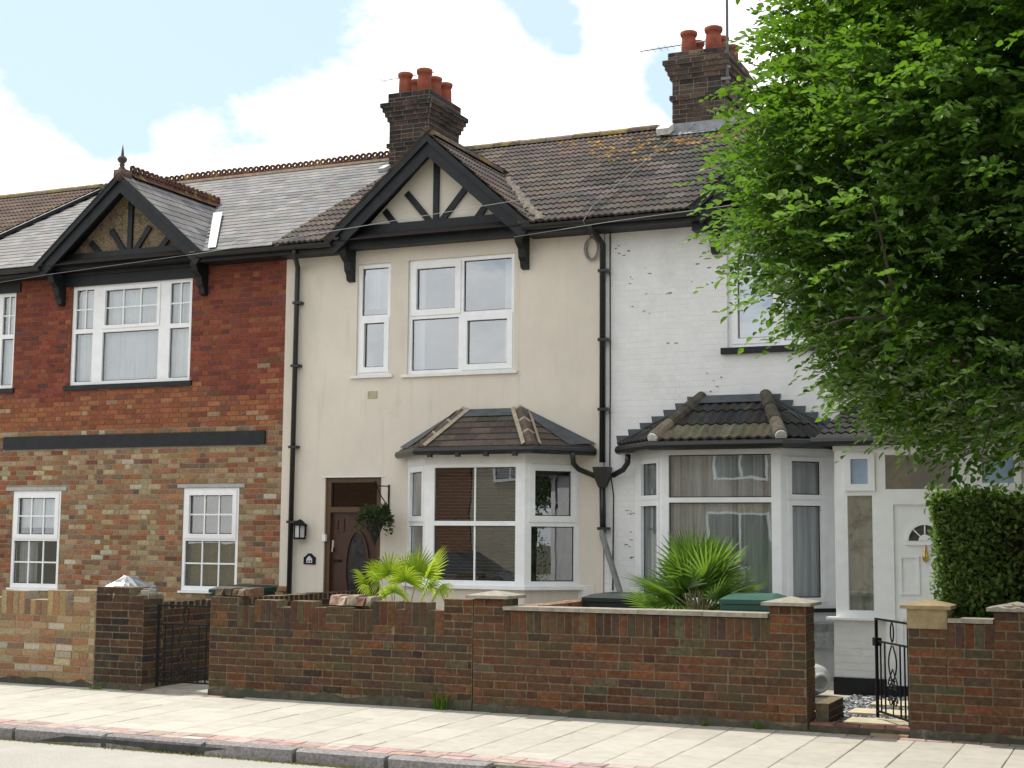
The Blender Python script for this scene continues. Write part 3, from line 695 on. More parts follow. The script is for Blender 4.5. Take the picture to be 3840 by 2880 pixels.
b = MB(); b.box((BHX0, 21.40, 8.045), (-11.6, 21.60, 8.09)); b.build('ridge_mortar', mat('ridge_mortar', (.40, .30, .22), .95, .1, 12, .25, .3), roof)
b = MB(); v0, v1 = Vector((-12.44, 17.19, 5.79)), Vector((-13.62, 18.95, 6.755))
b.add([v0+Vector((-.06, 0, .0)), v0+Vector((.08, 0, .0)), v1+Vector((.08, .03, .03)), v1+Vector((-.07, 0, .02))], [(0, 1, 2, 3)]); b.build('valley_lead', LEADL, roof)
gable(bh, *SG, PEBBLE, 5.456, [(.10, .36, .33), (.56, .74, .17)], tie=(5.67, 5.79, 5.93), bracket_z=5.16)
fn = MB(); fn.box((-.10, -.02, -.14), (.10, .16, .03)); fn.lathe((0, .05, 0), [(.07, .02), (.05, .06), (.03, .09), (.045, .11), (.03, .13), (.065, .17), (.075, .20), (.05, .235), (.025, .25), (.022, .28), (.012, .36), (.001, .43)], 12)
link('finial', fn.mesh('finial', mat('finial_clay', (.075, .05, .045), .8, .2, 9, .3, .2, dirt=[((.22, .15, .06), 6, .5, .7, .5)]), True), bh, M=T((SG[0], 17.18, SG[1]+.02)))
eaves(bh, [(BHX0, SG[2]+.12), (SG[3]-.12, BHX1)])
PB.done(wall_lo)
b = MB(); b.box((-13.31, FY-.05, 5.60), (-13.2, FY, 5.64))

# tiled roof beyond it
fh = thing('tiled_house', 'neighbouring house at the far left, only its brown tiled roof seen behind the slates', 'house', (-22, FY, 0))
b = MB(); b.box((-24.0, FY, -.15), (-18.07, FY+.3, 5.74)); b.build('wall', MORTR, fh)
EZ += .07
froof = roof_base(fh, -24.0, -18.07, [])
PF = Pieces(fh, 'tile', 'tiles', TILEM)
BRT = [(5, (0.1148, 0.0808, 0.0638)), (3, (0.0978, 0.0697, 0.0578)), (2, (0.1318, 0.0892, 0.068)), (1, (0.1445, 0.102, 0.051))]
main_slope(PF, froof, -24.0, -18.07, [], TILES, TW, GA, lambda x, t: (pick(BRT), False)); PF.done(froof)
ridge_tiles(fh, froof, -24.0, -18.07, 21.5, 8.16, [(3, (.16, .13, .07)), (2, (.13, .105, .08))])
vg = MB(); d = Vector((0, math.cos(TH), math.sin(TH))); nn = Vector((0, -math.sin(TH), math.cos(TH))); o0 = Vector((-18.06, EY-.02, EZ-.05))
for a, c, w0, w1 in ((0, ROOFL, 0, .12),):
    P0, P1 = o0, o0+d*(ROOFL-.05); q = [P0, P1, P1+nn*.055, P0+nn*.055]
    vg.add([p-Vector((.03, 0, 0)) for p in q]+[p+Vector((.05, 0, 0)) for p in q], [(3, 2, 1, 0), (4, 5, 6, 7), (3, 7, 6, 2)])
vg.build('verge', BLACK, fh)
EZ -= .07

# ---------------------------------------------------------------- cream house in the middle
ch = thing('cream_house', 'cream rendered terraced house with brown tiled roof, black-timbered gable and bay window', 'house', (-8.97, FY, 0))
CX0, CX1 = -11.395, -6.545; CY = FY-.025
holes = [(-10.22, 3.88, -9.69, 5.45), (-9.415, 3.865, -7.815, 5.45), (-10.675, .42, -9.785, 2.467), (-9.33, -.1, -6.91, 2.75)]
w = MB(); w.holed(CX0, .0, CX1, 5.74, [(-11.40, -.1, -11.235, .95)]+holes, CY, .11); cwall = w.build('wall', CREAM, ch)
for (u0, z0, z1, wd, L) in ((-10.22, 3.88, 5.45, .53, [(.06, .845, .47, 1.51, .0, (1, 1)), (.05, .06, .48, .79, .055, (1, 1))]),
                            (-9.415, 3.865, 5.45, 1.60, [(.05, .83, .775, 1.53, .065, (1, 1)), (.835, .83, 1.545, 1.53, .0, (1, 1)), (.05, .055, .765, .765, .0, (1, 1)), (.835, .05, 1.55, .765, .06, (1, 1))])):
    window(ch, T((u0, CY+.035, z0)), wd, z1-z0, L, glass=GLASSU, curtain=NETG, cur_range=[(.04, wd-.04, z1-z0-.62, z1-z0-.05, NETG)] if wd < 1 else [(.06, .2, .06, 1.5, NETG), (wd-.2, wd-.06, .06, 1.5, NETG)], sill=(WBOARD, -.075, wd+.06, .04, .075))
# door
dr = MB(); dr.holed(-10.675, .42, -9.785, 2.467, [(-10.60, .46, -9.86, 1.985), (-10.595, 2.06, -9.865, 2.40)], CY+.03, .09); dfr = dr.build('door_frame', WOODF, ch)
p = MB(); p.add([(-10.595, CY+.07, 2.06), (-9.865, CY+.07, 2.06), (-9.865, CY+.07, 2.40), (-10.595, CY+.07, 2.40)], [(0, 1, 2, 3)]); p.build('fanlight', GLASSD, dfr)
p = MB(); p.box((-10.60, CY+.13, 2.0), (-9.86, CY+.16, 2.45)); p.build('room', mat('dim_room', (.16, .15, .13)), dfr)
p = MB(); p.box((-10.60, CY+.08, .46), (-9.86, CY+.12, 1.985))
def oval(cx, cz, a, b, n=28): return [(cx+a*math.cos(2*math.pi*k/n), cz+b*math.sin(2*math.pi*k/n)) for k in range(n)]
def ring(mb, cx, cz, a, b, t, y0, y1, n=28):
    o, i = oval(cx, cz, a+t, b+t, n), oval(cx, cz, a, b, n)
    vs = [(x, y0, z) for x, z in o]+[(x, y0, z) for x, z in i]+[(x, y1, z) for x, z in o]+[(x, y1, z) for x, z in i]
    fs = []
    for k in range(n):
        m_ = (k+1) % n; fs += [(k, m_, n+m_, n+k), (k, 2*n+k, 2*n+m_, m_), (n+k, n+m_, 3*n+m_, 3*n+k)]
    mb.add(vs, fs)
door = p.build('front_door', WOOD, ch)
p = MB(); ring(p, -10.18, 1.21, .165, .50, .03, CY+.055, CY+.082)
for (a, z0, c, z1) in ((-10.52, 1.72, -10.40, 1.90), (-10.06, 1.72, -9.94, 1.90), (-10.52, .52, -10.40, .74), (-10.06, .52, -9.94, .74)):
    p.holed(a, z0, c, z1, [(a+.02, z0+.02, c-.02, z1-.02)], CY+.066, .014)
p.build('moulding', WOOD, door)
p = MB(); ov = oval(-10.18, 1.21, .165, .50); p.add([(x, CY+.077, z) for x, z in ov], [tuple(range(len(ov)))]); p.build('oval_pane', mat('leaded_glass', (.028, .028, .030), .14, .5, 14, .6, .35, 22), door)
p = MB(); p.box((-10.575, CY+.05, 1.50), (-10.545, CY+.08, 1.60)); p.box((-10.568, CY+.03, 1.44), (-10.55, CY+.06, 1.50)); p.build('handle', mat('chrome', (.7, .7, .7), .2, .5, 5, .05, 0, metal=1), door)
p = MB(); p.box((-10.56, CY+.06, 1.30), (-10.44, CY+.08, 1.335)); p.build('letter_plate', IRON, door)
p = MB(); p.box((-10.695, CY-.02, 1.585), (-10.645, CY+.03, 1.68)); p.build('door_bell', UPVC, dfr)
p = MB(); p.box((-10.73, CY-.012, 2.467), (-9.74, CY+.02, 2.482)); p.build('drip_strip', WBOARD, ch)
# air bricks
p = MB(); p.holed(-10.02, 3.555, -9.87, 3.655, [(-10.0, 3.57+.028*k, -9.89, 3.584+.028*k) for k in range(3)], CY-.008, .02); p.build('air_brick', mat('air_brick', (.42, .36, .24), .9, .1, 20, .2, .1), ch)
p = MB(); p.holed(-6.90, .875, -6.66, 1.06, [(-6.89+.029*i, .885+.029*j, -6.875+.029*i, .90+.029*j) for i in range(8) for j in range(6)], CY-.01, .02); p.build('air_brick', WBOARD, ch)
# roof
CG = (-8.95, 7.085, -10.54, -7.41, 5.72)
roof = roof_base(ch, CX0, CX1, [CG])
PT = Pieces(ch, 'tile', 'tiles', TILEM, 240); PTL = Pieces(ch, 'tile', 'lichen_tiles', LICHT, 60)
BR1 = [(5, (0.1058, 0.0852, 0.0739)), (3, (0.0956, 0.0788, 0.0704)), (2, (0.1187, 0.0903, 0.0754)), (1, (0.0853, 0.0756, 0.0696)), (0.6, (0.1392, 0.1044, 0.0825))]
GR1 = [(5, (0.0684, 0.0608, 0.056)), (3, (0.054, 0.0502, 0.048)), (2, (0.0828, 0.0699, 0.0624)), (0.6, (0.108, 0.0988, 0.088))]
def ccol(x, t):
    f = mnoise.noise(Vector((x*.8, t*3, 1.3)))*.5
    li = (x > -8.6 and t > .5 and (x+8.9)*.35+t*.9+f > 1.0)
    return (pick(BR1) if x+f*2+random.uniform(-.7, .7) < -6.9 else pick(GR1)), li
chim1 = lambda x, y, z: (-11.62 < x < -10.85 and 20.85 < y)
main_slope(PT, roof, CX0+.02, CX1, [(CG[0], CG[1], (CG[1]-CG[4])/(CG[3]-CG[0]))], TILES, TW, GA, ccol, PL=PTL)
gable_slopes(PT, roof, *CG, TILES, TW, GA, ccol)
PT.done(roof); PTL.done(roof)
ridge_tiles(ch, roof, -10.85, CX1-.15, 21.5, 8.09, [(3, (.15, .125, .08)), (2, (.13, .10, .085)), (1, (.17, .13, .06))])
ridge_tiles(ch, roof, 17.2, 19.45, CG[0], CG[1]+.01, [(3, (.10, .08, .065)), (1, (.16, .11, .05))], along='y')
mb = MB(); r = random.Random(5)
for k in range(26):
    t = k/25; p = Vector((-7.30, 17.22, 5.80)).lerp(Vector((-8.72, 19.30, 6.93)), t)+Vector((r.uniform(-.03, .03), 0, r.uniform(0, .02)))
    s = r.uniform(.02, .05); mb.obox(T(p) @ RZ(r.uniform(0, 3)), (-s, -s, -.03), (s, s*1.2, .022))
mb.build('valley_mortar', mat('valley_mortar', (.42, .37, .31), .95, .1, 20, .3, .3), roof)
gable(ch, *CG, CREAM2, 5.45, [(.08, .46, .42), (.62, .80, .20)], tie=(5.63, 5.78, 5.96), bracket_z=5.20)
eaves(ch, [(CX0, CG[2]+.12), (CG[3]-.12, CX1)])
PCH = Pieces(ch, 'brick', 'brickwork', SOOTB)
chimney(ch, PCH, -11.60, -10.87, 20.9, 22.05, [(7.3, 8.10, 0), (8.10, 8.175, .035), (8.175, 8.55, 0), (8.55, 8.625, .03), (8.625, 8.70, .06), (8.70, 8.775, .09), (8.775, 8.85, .12), (8.85, 9.03, .02)], CHB,
        [(-11.42, 21.1, 1, 1), (-11.06, 21.1, 1.06, 1.06), (-11.42, 21.5, 1, .98), (-11.06, 21.48, 1.0, .98), (-11.05, 21.86, 1.0, 1), (-11.42, 21.86, 1, .95)], 9.09)
PCH.done()
b = MB(); b.obox(T((-11.62, 20.80, 7.71)) @ RX(TH), (-.06, -.12, -.02), (.06, .12, .06)); b.build('flashing', LEADL, ch)
# pipes
pipe(ch, [(-11.03, 17.2, 5.68), (-11.03, 17.2, 5.60), (-11.16, 17.5, 5.46), (-11.17, 17.51, 5.30), (-11.185, 17.51, .3)], .036, clips=[(-11.17, 17.51, 4.95), (-11.175, 17.51, 4.05), (-11.18, 17.51, 2.9), (-11.18, 17.51, 1.85)])
pp = pipe(ch, [(-6.60, 17.2, 5.66), (-6.58, 17.3, 5.58), (-6.53, 17.50, 5.45), (-6.53, 17.5, 2.62)], .04, clips=[(-6.53, 17.5, 5.1), (-6.53, 17.5, 4.2), (-6.53, 17.5, 3.3)])
hp = MB(); hp.add([(-6.63, 17.40, 2.56), (-6.42, 17.40, 2.56), (-6.42, 17.57, 2.56), (-6.63, 17.57, 2.56), (-6.60, 17.42, 2.40), (-6.45, 17.42, 2.40), (-6.45, 17.57, 2.40), (-6.60, 17.57, 2.40), (-6.57, 17.46, 2.30), (-6.49, 17.46, 2.30), (-6.49, 17.55, 2.30), (-6.57, 17.55, 2.30)],
                  [(0, 1, 2, 3), (0, 4, 5, 1), (1, 5, 6, 2), (3, 7, 4, 0), (4, 8, 9, 5), (5, 9, 10, 6), (7, 11, 8, 4)]); hp.build('hopper_head', BLACKP, ch)
pipe(ch, [(-6.53, 17.5, 2.32), (-6.52, 17.5, 1.72)], .04, clips=[(-6.53, 17.5, 1.78)])
pipe(ch, [(-6.52, 17.49, 1.78), (-6.52, 17.47, 1.70), (-6.22, 17.30, 1.0), (-6.20, 17.28, .7)], .038, GREY)

# bay windows
def bay(house, fl, fr, jl, jr, zs, zt, ztr, zfac, yf, lights_front, lights_l, lights_r, base_mat, glass, curtain, fascia_h, sillm, blinds=None, cur_range=None):
    """polygon in plan: wall joint jl, front corners fl, fr, wall joint jr"""
    PTS = [Vector((jl, FY-.02)), Vector((fl, yf)), Vector((fr, yf)), Vector((jr, FY-.02))]
    b = MB()
    def ringwall(z0, z1, off, mb):
        c = [p.copy() for p in PTS]; c = [PTS[0]+Vector((-off*1.2, 0)), PTS[1]+Vector((-off*.5, -off)), PTS[2]+Vector((off*.5, -off)), PTS[3]+Vector((off*1.2, 0))]
        n = 4; vs = [(p.x, p.y, z0) for p in c]+[(p.x, p.y, z1) for p in c]
        mb.add(vs, [(k, k+1, n+k+1, n+k) for k in range(3)]+[(4, 5, 6, 7), (3, 2, 1, 0)])
    ringwall(-.1, zs, .0, b); bo = b.build('bay_window', base_mat, house)
    q = MB(); ringwall(zs, zs+.045, .07, q); q.build('sill', sillm, bo)
    z0 = zs+.045
    for (a, c, L) in ((PTS[0], PTS[1], lights_l), (PTS[1], PTS[2], lights_front), (PTS[2], PTS[3], lights_r)):
        d = c-a; ang = math.atan2(d.y, d.x); Wd = d.length
        M = T((a.x, a.y, z0)) @ RZ(ang)
        isf = abs(ang) < .01
        window(house, M, Wd, zt-z0, L(Wd, zt-z0, ztr-z0), depth=.06, glass=glass, curtain=curtain, roomd=False, cur_d=.07, blinds=blinds if isf else None, cur_range=cur_range(isf, Wd, zt-z0) if cur_range else None)
    if fascia_h:
        q = MB(); ringwall(zt, zt+fascia_h, .012, q); q.build('head_board', WBOARD, bo)
    else:
        q = MB(); ringwall(zt, zt+.04, .0, q); q.build('head_board', WBOARD, bo)
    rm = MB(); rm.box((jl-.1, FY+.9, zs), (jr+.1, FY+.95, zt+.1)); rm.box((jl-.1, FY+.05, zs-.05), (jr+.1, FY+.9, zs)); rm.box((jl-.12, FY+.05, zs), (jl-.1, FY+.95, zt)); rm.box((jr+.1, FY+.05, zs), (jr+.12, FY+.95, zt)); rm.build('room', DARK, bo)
    return bo
lf = lambda Wd, Hd, tr: [(.13, tr+.03, Wd-.13, Hd-.045, 0, (2, 1)), (.13, .06, Wd-.13, tr-.03, 0, (2, 1))]
lside_r = lambda Wd, Hd, tr: [(.075, tr+.04, Wd-.055, Hd-.03, .06, (1, 1)), (.09, .06, Wd-.075, tr-.035, 0, (1, 1))]
lside_l = lambda Wd, Hd, tr: [(.055, tr+.04, Wd-.075, Hd-.03, .055, (1, 1)), (.075, .06, Wd-.09, tr-.035, 0, (1, 1))]
cb = bay(ch, -8.83, -7.41, -9.37, -6.87, 1.0, 2.60, 1.835, 2.78, 17.05, lf, lside_l, lside_r, CREAM, GLASS, None, .19, UPVC, blinds=(.14, 1.28, .08, 1.52), cur_range=lambda f, w_, h_: [])
def bay_roof(house, eL, eR, tL, tR, jl, jr, ey, ez, tz, mats_name, rows, shapes, w, col, hipcol, lead, amp, step=False, jz=None, botcol=None):
    ty = FY-.03; jz = jz or ez
    A, B_, C_, D_ = Vector((eL, ey, ez)), Vector((eR, ey, ez)), Vector((tR, ty, tz)), Vector((tL, ty, tz)); JL, JR = Vector((jl, ty, jz)), Vector((jr, ty, jz))
    mb = MB(); dz = Vector((0, 0, -.012))
    mb.add([v+dz for v in (A, B_, C_, D_, JL, JR)]+[v+Vector((0, 0, -.06)) for v in (A, B_, JL, JR)], [(0, 1, 2, 3), (4, 0, 3), (1, 5, 2), (6, 7, 1, 0), (8, 6, 0, 4), (7, 9, 5, 1), (9, 7, 6, 8)])
    ro = mb.build('bay_roof', ROOFB, house)
    P = Pieces(house, 'bay_tile', 'bay_tiles', TILEM, 120)
    # each face: base edge a->b, top edge c->d ; tiles laid in rows up the slope
    for (a, b, tl, tr_, nm) in ((A, B_, D_, C_, 'f'), (JL, A, D_, D_, 'l'), (B_, JR, C_, C_, 'r')):
        xd = (b-a).normalized(); base = (b-a).length
        tm = (tl+tr_)/2; up_ = (tm-a)-xd*((tm-a).dot(xd)); H = up_.length; yd = up_/H; nd = xd.cross(yd)
        M0 = Matrix(((xd.x, yd.x, nd.x, a.x), (xd.y, yd.y, nd.y, a.y), (xd.z, yd.z, nd.z, a.z), (0, 0, 0, 1)))
        g_ = H/rows; l0, l1 = (tl-a).dot(xd), (tr_-a).dot(xd)
        for r_ in range(rows):
            s = r_*g_; t0, t1 = s/H, min(1, (s+g_)/H)
            x0, x1 = l0*t0, base+(l1-base)*t0; x = 0
            k0 = int(math.floor(x0/w)); x = k0*w+(w/2 if (r_ % 2 and amp < .004) else 0)-w
            while x < x1:
                a0, a1 = max(x, x0), min(x+w, x1)
                if a1-a0 > .05:
                    vs, fs = random.choice(shapes); sc = (a1-a0)/w
                    ly = g_*1.12/max(v[1] for v in vs)
                    # shear the piece to follow the hip
                    sh = []
                    for v in vs:
                        yy = v[1]*ly; lim0, lim1 = l0*min(1, (s+yy)/H), base+(l1-base)*min(1, (s+yy)/H)
                        xx = min(max(a0+v[0]*sc, lim0), lim1); sh.append((xx, s+yy, v[2]))
                    c = botcol() if (botcol and r_ == 0 and nm == 'f') else col()
                    P.L.append((seen(M0 @ Vector((a0, s, 0))), ro, (sh, fs), M0, c))
                x += w
    P.done(ro)
    return ro, A, B_, C_, D_, JL, JR
_flat = [((lambda r: [(.002, 0, .018), (.298, 0, .018), (.298, .2, .002), (.002, .2, .002), (.002, 0, .0), (.298, 0, .0)])(0), [(0, 1, 2, 3), (4, 5, 1, 0)])]
BRF = [(5, (0.0978, 0.0748, 0.0638)), (3, (0.085, 0.0672, 0.0578)), (1.4, (0.1105, 0.0808, 0.0663))]
ro, A, B_, C_, D_, JL, JR = bay_roof(ch, -8.84, -7.235, -8.55, -7.71, -9.50, -6.64, 16.85, 2.81, 3.34, '', 6, _flat, .30, lambda: pick(BRF), None, None, .0)
def hip(house, ro, p, q, n, r, m, edge, endm):
    d = q-p
    for k in range(n):
        a, b = p+d*(k/n), p+d*((k+.97)/n); mb = MB(); mb.tube([a, b], r, 8, r1=r*.9); mb.build('hip_tile', m, ro, smooth=False)
        if endm:
            e = MB(); e.tube([a-d.normalized()*.012, a+d.normalized()*.01], r*1.0, 8); e.build('hip_mortar', endm, ro)
HIPB = mat('hip_tile_brown', (.125, .092, .075), .9, .2, 14, .3, .3); HMORT = mat('hip_mortar', (.36, .31, .23), .95, .1, 14, .25, .3)
for p, q in ((A, D_), (B_, C_)):
    up_ = Vector((0, 0, .03)); d = (q-p).normalized(); sd = d.cross(Vector((0, 0, 1))).normalized()
    for k in range(3):
        a, b = p.lerp(q, k/3+.01)+up_, p.lerp(q, (k+1)/3)+up_; mb = MB()
        mb.add([a+sd*.085-up_*.9, a+up_*.9, a-sd*.085-up_*.9, b+sd*.085-up_*.9, b+up_*.9, b-sd*.085-up_*.9], [(0, 1, 4, 3), (1, 2, 5, 4), (0, 2, 1)]); mb.build('hip_tile', HIPB, ro)
        mb = MB(); c0 = p.lerp(q, (k+1)/3-.04)+up_; mb.add([v+up_*.25 for v in (c0+sd*.088-up_*.8, c0+up_*1.0, c0-sd*.088-up_*.8)]+[v+d*.035+up_*.25 for v in (c0+sd*.088-up_*.8, c0+up_*1.0, c0-sd*.088-up_*.8)], [(0, 1, 4, 3), (1, 2, 5, 4), (0, 2, 1)]); mb.build('hip_mortar', HMORT, ro)
    for s_ in (-1, 1):
        mb = MB(); a, b = p+sd*s_*.085, q+sd*s_*.085
        mb.add([a+Vector((0, 0, .0)), b, b+sd*s_*.045+Vector((0, 0, .012)), a+sd*s_*.045+Vector((0, 0, .012)), a+Vector((0, 0, .045)), b+Vector((0, 0, .045))], [(4, 5, 2, 3) if s_ > 0 else (3, 2, 5, 4)]); mb.build('hip_mortar', HMORT, ro)
# lead along the wall and over the top
mb = MB(); z_ = Vector((0, 0, .03)); y_ = Vector((0, -.30, 0))
t_ = .22; mb.add([D_+Vector((0, -.02, .02)), C_+Vector((0, -.02, .02)), C_.lerp(B_, t_)+z_, D_.lerp(A, t_)+z_], [(3, 2, 1, 0)])
mb.add([C_+Vector((.0, -.01, .05)), JR+Vector((0, -.01, .06)), JR.lerp(B_, .42)+Vector((0, 0, .03)), C_.lerp(B_, .12)+z_], [(3, 2, 1, 0)])
mb.add([JL+Vector((0, -.01, .06)), D_+Vector((0, -.01, .05)), D_.lerp(A, .12)+z_, JL.lerp(A, .42)+Vector((0, 0, .03))], [(3, 2, 1, 0)])
mb.build('lead_flashing', LEAD, ro)
def half_gutter(house, pts, r, name='bay_gutter'):
    mb = MB(); mb.tube(pts, r, 8); o = mb.build(name, BLACKP, house)
    return o
gt = half_gutter(ch, [JL+Vector((-.0, -.05, -.05)), A+Vector((-.03, -.03, -.05)), B_+Vector((.03, -.03, -.05)), JR+Vector((0, -.05, -.05))], .052)
for k in range(4):
    p_ = A.lerp(B_, .12+.25*k); mb = MB(); mb.box((p_.x-.03, p_.y-.07, p_.z-.13), (p_.x+.03, p_.y-.02, p_.z-.05)); mb.build('gutter_bracket', BLACKP, gt)
pipe(ch, [(-6.83, 17.22, 2.74), (-6.84, 17.28, 2.60), (-6.80, 17.36, 2.53), (-6.60, 17.46, 2.44), (-6.52, 17.49, 2.42)], .034)

# ---------------------------------------------------------------- white house on the right
wh = thing('white_house', 'white painted brick terraced house with bay window and porch, partly behind the tree', 'house', (-3.7, FY, 0))
WX0, WX1 = -6.54, -.6
holes = [(-4.905, 4.03, -2.50, 5.37), (-6.05, -.1, -3.62, 2.86)]
w = MB(); w.holed(WX0, -.1, WX1, 5.74, holes, FY, .12); wwall = w.build('wall', WMORT, wh)
PW = Pieces(wh, 'brick', 'brickwork', WBRICK)
wcol = lambda x, z: (lambda g: (g, g, g*1.0))(random.uniform(.725, .745))
PATCH = [(-4.2, 2.0, -1.2, 3.92)]
for q in courses(WX0, WX1, .1, 5.66, holes+[(-4.98, 3.95, -2.45, 4.03), (-4.9, 5.37, -2.5, 5.66)], 'flemish', .008):
    smooth = -4.80 < q[0] < -2.3 and 3.0 < q[1] < 3.95
    lay(PW, wwall, (0, FY, 0), 0, [q], wcol, .0015 if smooth else .003, 0 if (q[1] > 1.0) else 600)
def wl_lights(Wd, Hd): return [(.07, .07, .62, Hd-.06, .05, (1, 1)), (.70, .07, 1.68, Hd-.06, 0, (1, 1)), (1.76, .07, Wd-.07, Hd-.06, .05, (1, 1))]
window(wh, T((-4.905, FY+.05, 4.03)), 2.405, 1.34, wl_lights(2.405, 1.34), glass=GLASSU, curtain=BLUEG, cur_range=[(.05, 2.35, .05, 1.3, BLUEG)], sill=(BLACK, -.075, 2.45, .08, .11))
WG = (-3.70, 7.085, -5.27, -2.13, 5.72)
mb = MB(); r = random.Random(14)
for cx0, cz0, n_ in ((-6.35, 5.25, 5), (-6.05, 5.05, 5), (-6.02, 4.6, 5), (-5.6, 4.75, 2), (-5.75, 4.1, 2), (-6.18, 1.9, 6), (-6.2, 1.5, 7), (-5.05, 3.6, 5), (-5.3, 5.0, 3)):
    for k in range(n_):
        x, z = cx0+r.gauss(0, .10), cz0+r.gauss(0, .10); w_, h_ = r.uniform(.01, .05), r.uniform(.006, .02); mb.box((x, FY-.0062, z), (x+w_, FY-.003, z+h_))
mb.build('bare_patches', mat('bare_brick_grey', (.20, .185, .17), .9, .1, 20, .3, .1), wh, kind='stuff')
roof = roof_base(wh, CX1, WX1, [WG])
PT = Pieces(wh, 'tile', 'tiles', TILEM, 200); PTL = Pieces(wh, 'tile', 'lichen_tiles', LICHT, 100)
def wcolr(x, t):
    f = mnoise.noise(Vector((x*1.1, t*4, 7.3)))*.6
    return pick(GR1 if random.random() < .55+(x+6.5)*.5 else BR1), (t+f*.6 > .62)
main_slope(PT, roof, CX1, WX1, [(WG[0], WG[1], (WG[1]-WG[4])/(WG[3]-WG[0]))], TILES, TW, GA, wcolr, PL=PTL)
gable_slopes(PT, roof, *WG, TILES, TW, GA, wcolr)
PT.done(roof); PTL.done(roof)
ridge_tiles(wh, roof, -5.85, WX1, 21.5, 8.09, [(3, (.09, .08, .07)), (1, (.13, .11, .08))])
ridge_tiles(wh, roof, 17.2, 19.45, WG[0], WG[1]+.01, [(3, (.09, .075, .06))], along='y')
gable(wh, *WG, CREAM2, 5.45, [(.08, .46, .42), (.62, .80, .20)], tie=(5.50, 5.78, 5.96), bracket_z=5.22)
eaves(wh, [(CX1, WG[2]+.12), (WG[3]-.12, WX1)])
PCW = Pieces(wh, 'brick', 'brickwork', SOOTB)
chw = chimney(wh, PCW, -6.73, -5.90, 21.1, 22.35, [(7.3, 8.40, 0), (8.40, 8.475, .035), (8.475, 8.72, 0), (8.72, 8.795, .03), (8.795, 8.87, .06), (8.87, 8.945, .09), (8.945, 9.02, .12), (9.02, 9.15, .05)], CHB2,
        [(-6.53, 21.32, 1.05, 1), (-6.13, 21.32, 1.12, 1.05), (-6.53, 21.75, 1, .95), (-6.13, 21.75, 1.0, 1), (-6.08, 22.16, 1.05, .95)], 9.22)
PCW.done()
mb = MB()
mb.add([(-6.73, 21.085, 7.85), (-5.88, 21.085, 7.85), (-5.88, 21.085, 8.03), (-6.73, 21.085, 8.03)], [(0, 1, 2, 3)])
mb.add([(-6.83, 20.90, 7.80), (-5.78, 20.90, 7.80), (-5.86, 21.085, 7.90), (-6.75, 21.085, 7.90)], [(0, 1, 2, 3)])
mb.add([(-5.87, 21.09, 7.9), (-5.65, 21.1, 7.94), (-5.60, 21.6, 8.18), (-5.87, 21.6, 8.30)], [(0, 1, 2, 3)]); mb.build('flashing', mat('grey_lead', (.24, .25, .26), .5, .4, 7, .25, .1), chw)
mb = MB(); mb.obox(T((-6.80, 20.98, 7.90)) @ RX(TH), (-.10, -.16, -.02), (.10, .14, .08)); mb.build('mortar_fillet', mat('white_mortar', (.62, .61, .58), .9, .1, 18, .25, .4), chw)
# bay
bf = lambda Wd, Hd, tr: [(.075, tr+.03, Wd-.115, Hd-.04, 0, (1, 1)), (.075, .11, Wd-.115, tr-.03, 0, (1, 1))]
bs_r = lambda Wd, Hd, tr: [(.11, tr+.03, Wd-.20, Hd-.09, .035, (1, 1)), (.11, .09, Wd-.20, tr-.03, .035, (1, 1))]
bs_l = lambda Wd, Hd, tr: [(.16, tr+.03, Wd-.11, Hd-.09, .035, (1, 1)), (.16, .09, Wd-.11, tr-.03, .035, (1, 1))]
wb = bay(wh, -5.57, -4.115, -6.12, -3.56, .81, 2.71, 2.125, 2.73, 17.03, bf, bs_l, bs_r, WMORT, GLASS, NETG, 0, BLACK, cur_range=lambda f, w_, h_: [(.05, w_-.05, .03, h_-.03, NETG)])
ROMAN = [tile_shape(.118, .30, .012, 6, .026, 1)]
BKT = [(5, (0.0444, 0.0442, 0.0414)), (3, (0.0382, 0.0391, 0.0389)), (1, (0.0535, 0.0527, 0.0471))]; BTT = [(5, (0.1543, 0.1396, 0.0953)), (2, (0.1378, 0.1245, 0.0835)), (1, (0.1653, 0.1517, 0.1097))]
ro, A, B_, C_, D_, JL, JR = bay_roof(wh, -5.60, -4.04, -5.24, -4.42, -6.34, -3.36, 16.75, 2.83, 3.38, '', 3, ROMAN, .118, lambda: pick(BKT), None, None, .016, botcol=lambda: pick(BTT) if random.random() < .9 else pick(BKT))
HIPG = mat('hip_tile_grey', (.085, .074, .06), .95, .15, 12, .35, .3, dirt=[((.16, .13, .09), 6, .5, .7, .6)]); HIPT = mat('hip_tile_buff', (.20, .165, .125), .95, .15, 12, .3, .3); HEND = mat('hip_end_mortar', (.60, .58, .54), .9, .2, 10, .2, .2)
for p, q in ((A, D_), (B_, C_)):
    z_ = Vector((0, 0, .035))
    for k in range(3):
        a, b = p.lerp(q, k/3+.015)+z_*(1 if k else .9), p.lerp(q, (k+1)/3+.03)+z_; mb = MB(); mb.tube([a, b], .085, 10, r1=.075); mb.build('hip_tile', HIPT if k == 0 else HIPG, ro, smooth=False)
    mb = MB(); a = p+z_*.9; d = (q-p).normalized(); mb.tube([a-d*.022, a+d*.012], .070, 10); mb.build('hip_end', HEND, ro)
mb = MB(); z_ = Vector((0, 0, .04))
mb.add([D_+Vector((0, -.015, .06)), C_+Vector((0, -.015, .06)), C_.lerp(B_, .2)+z_*1.6, D_.lerp(A, .2)+z_*1.6], [(3, 2, 1, 0)])
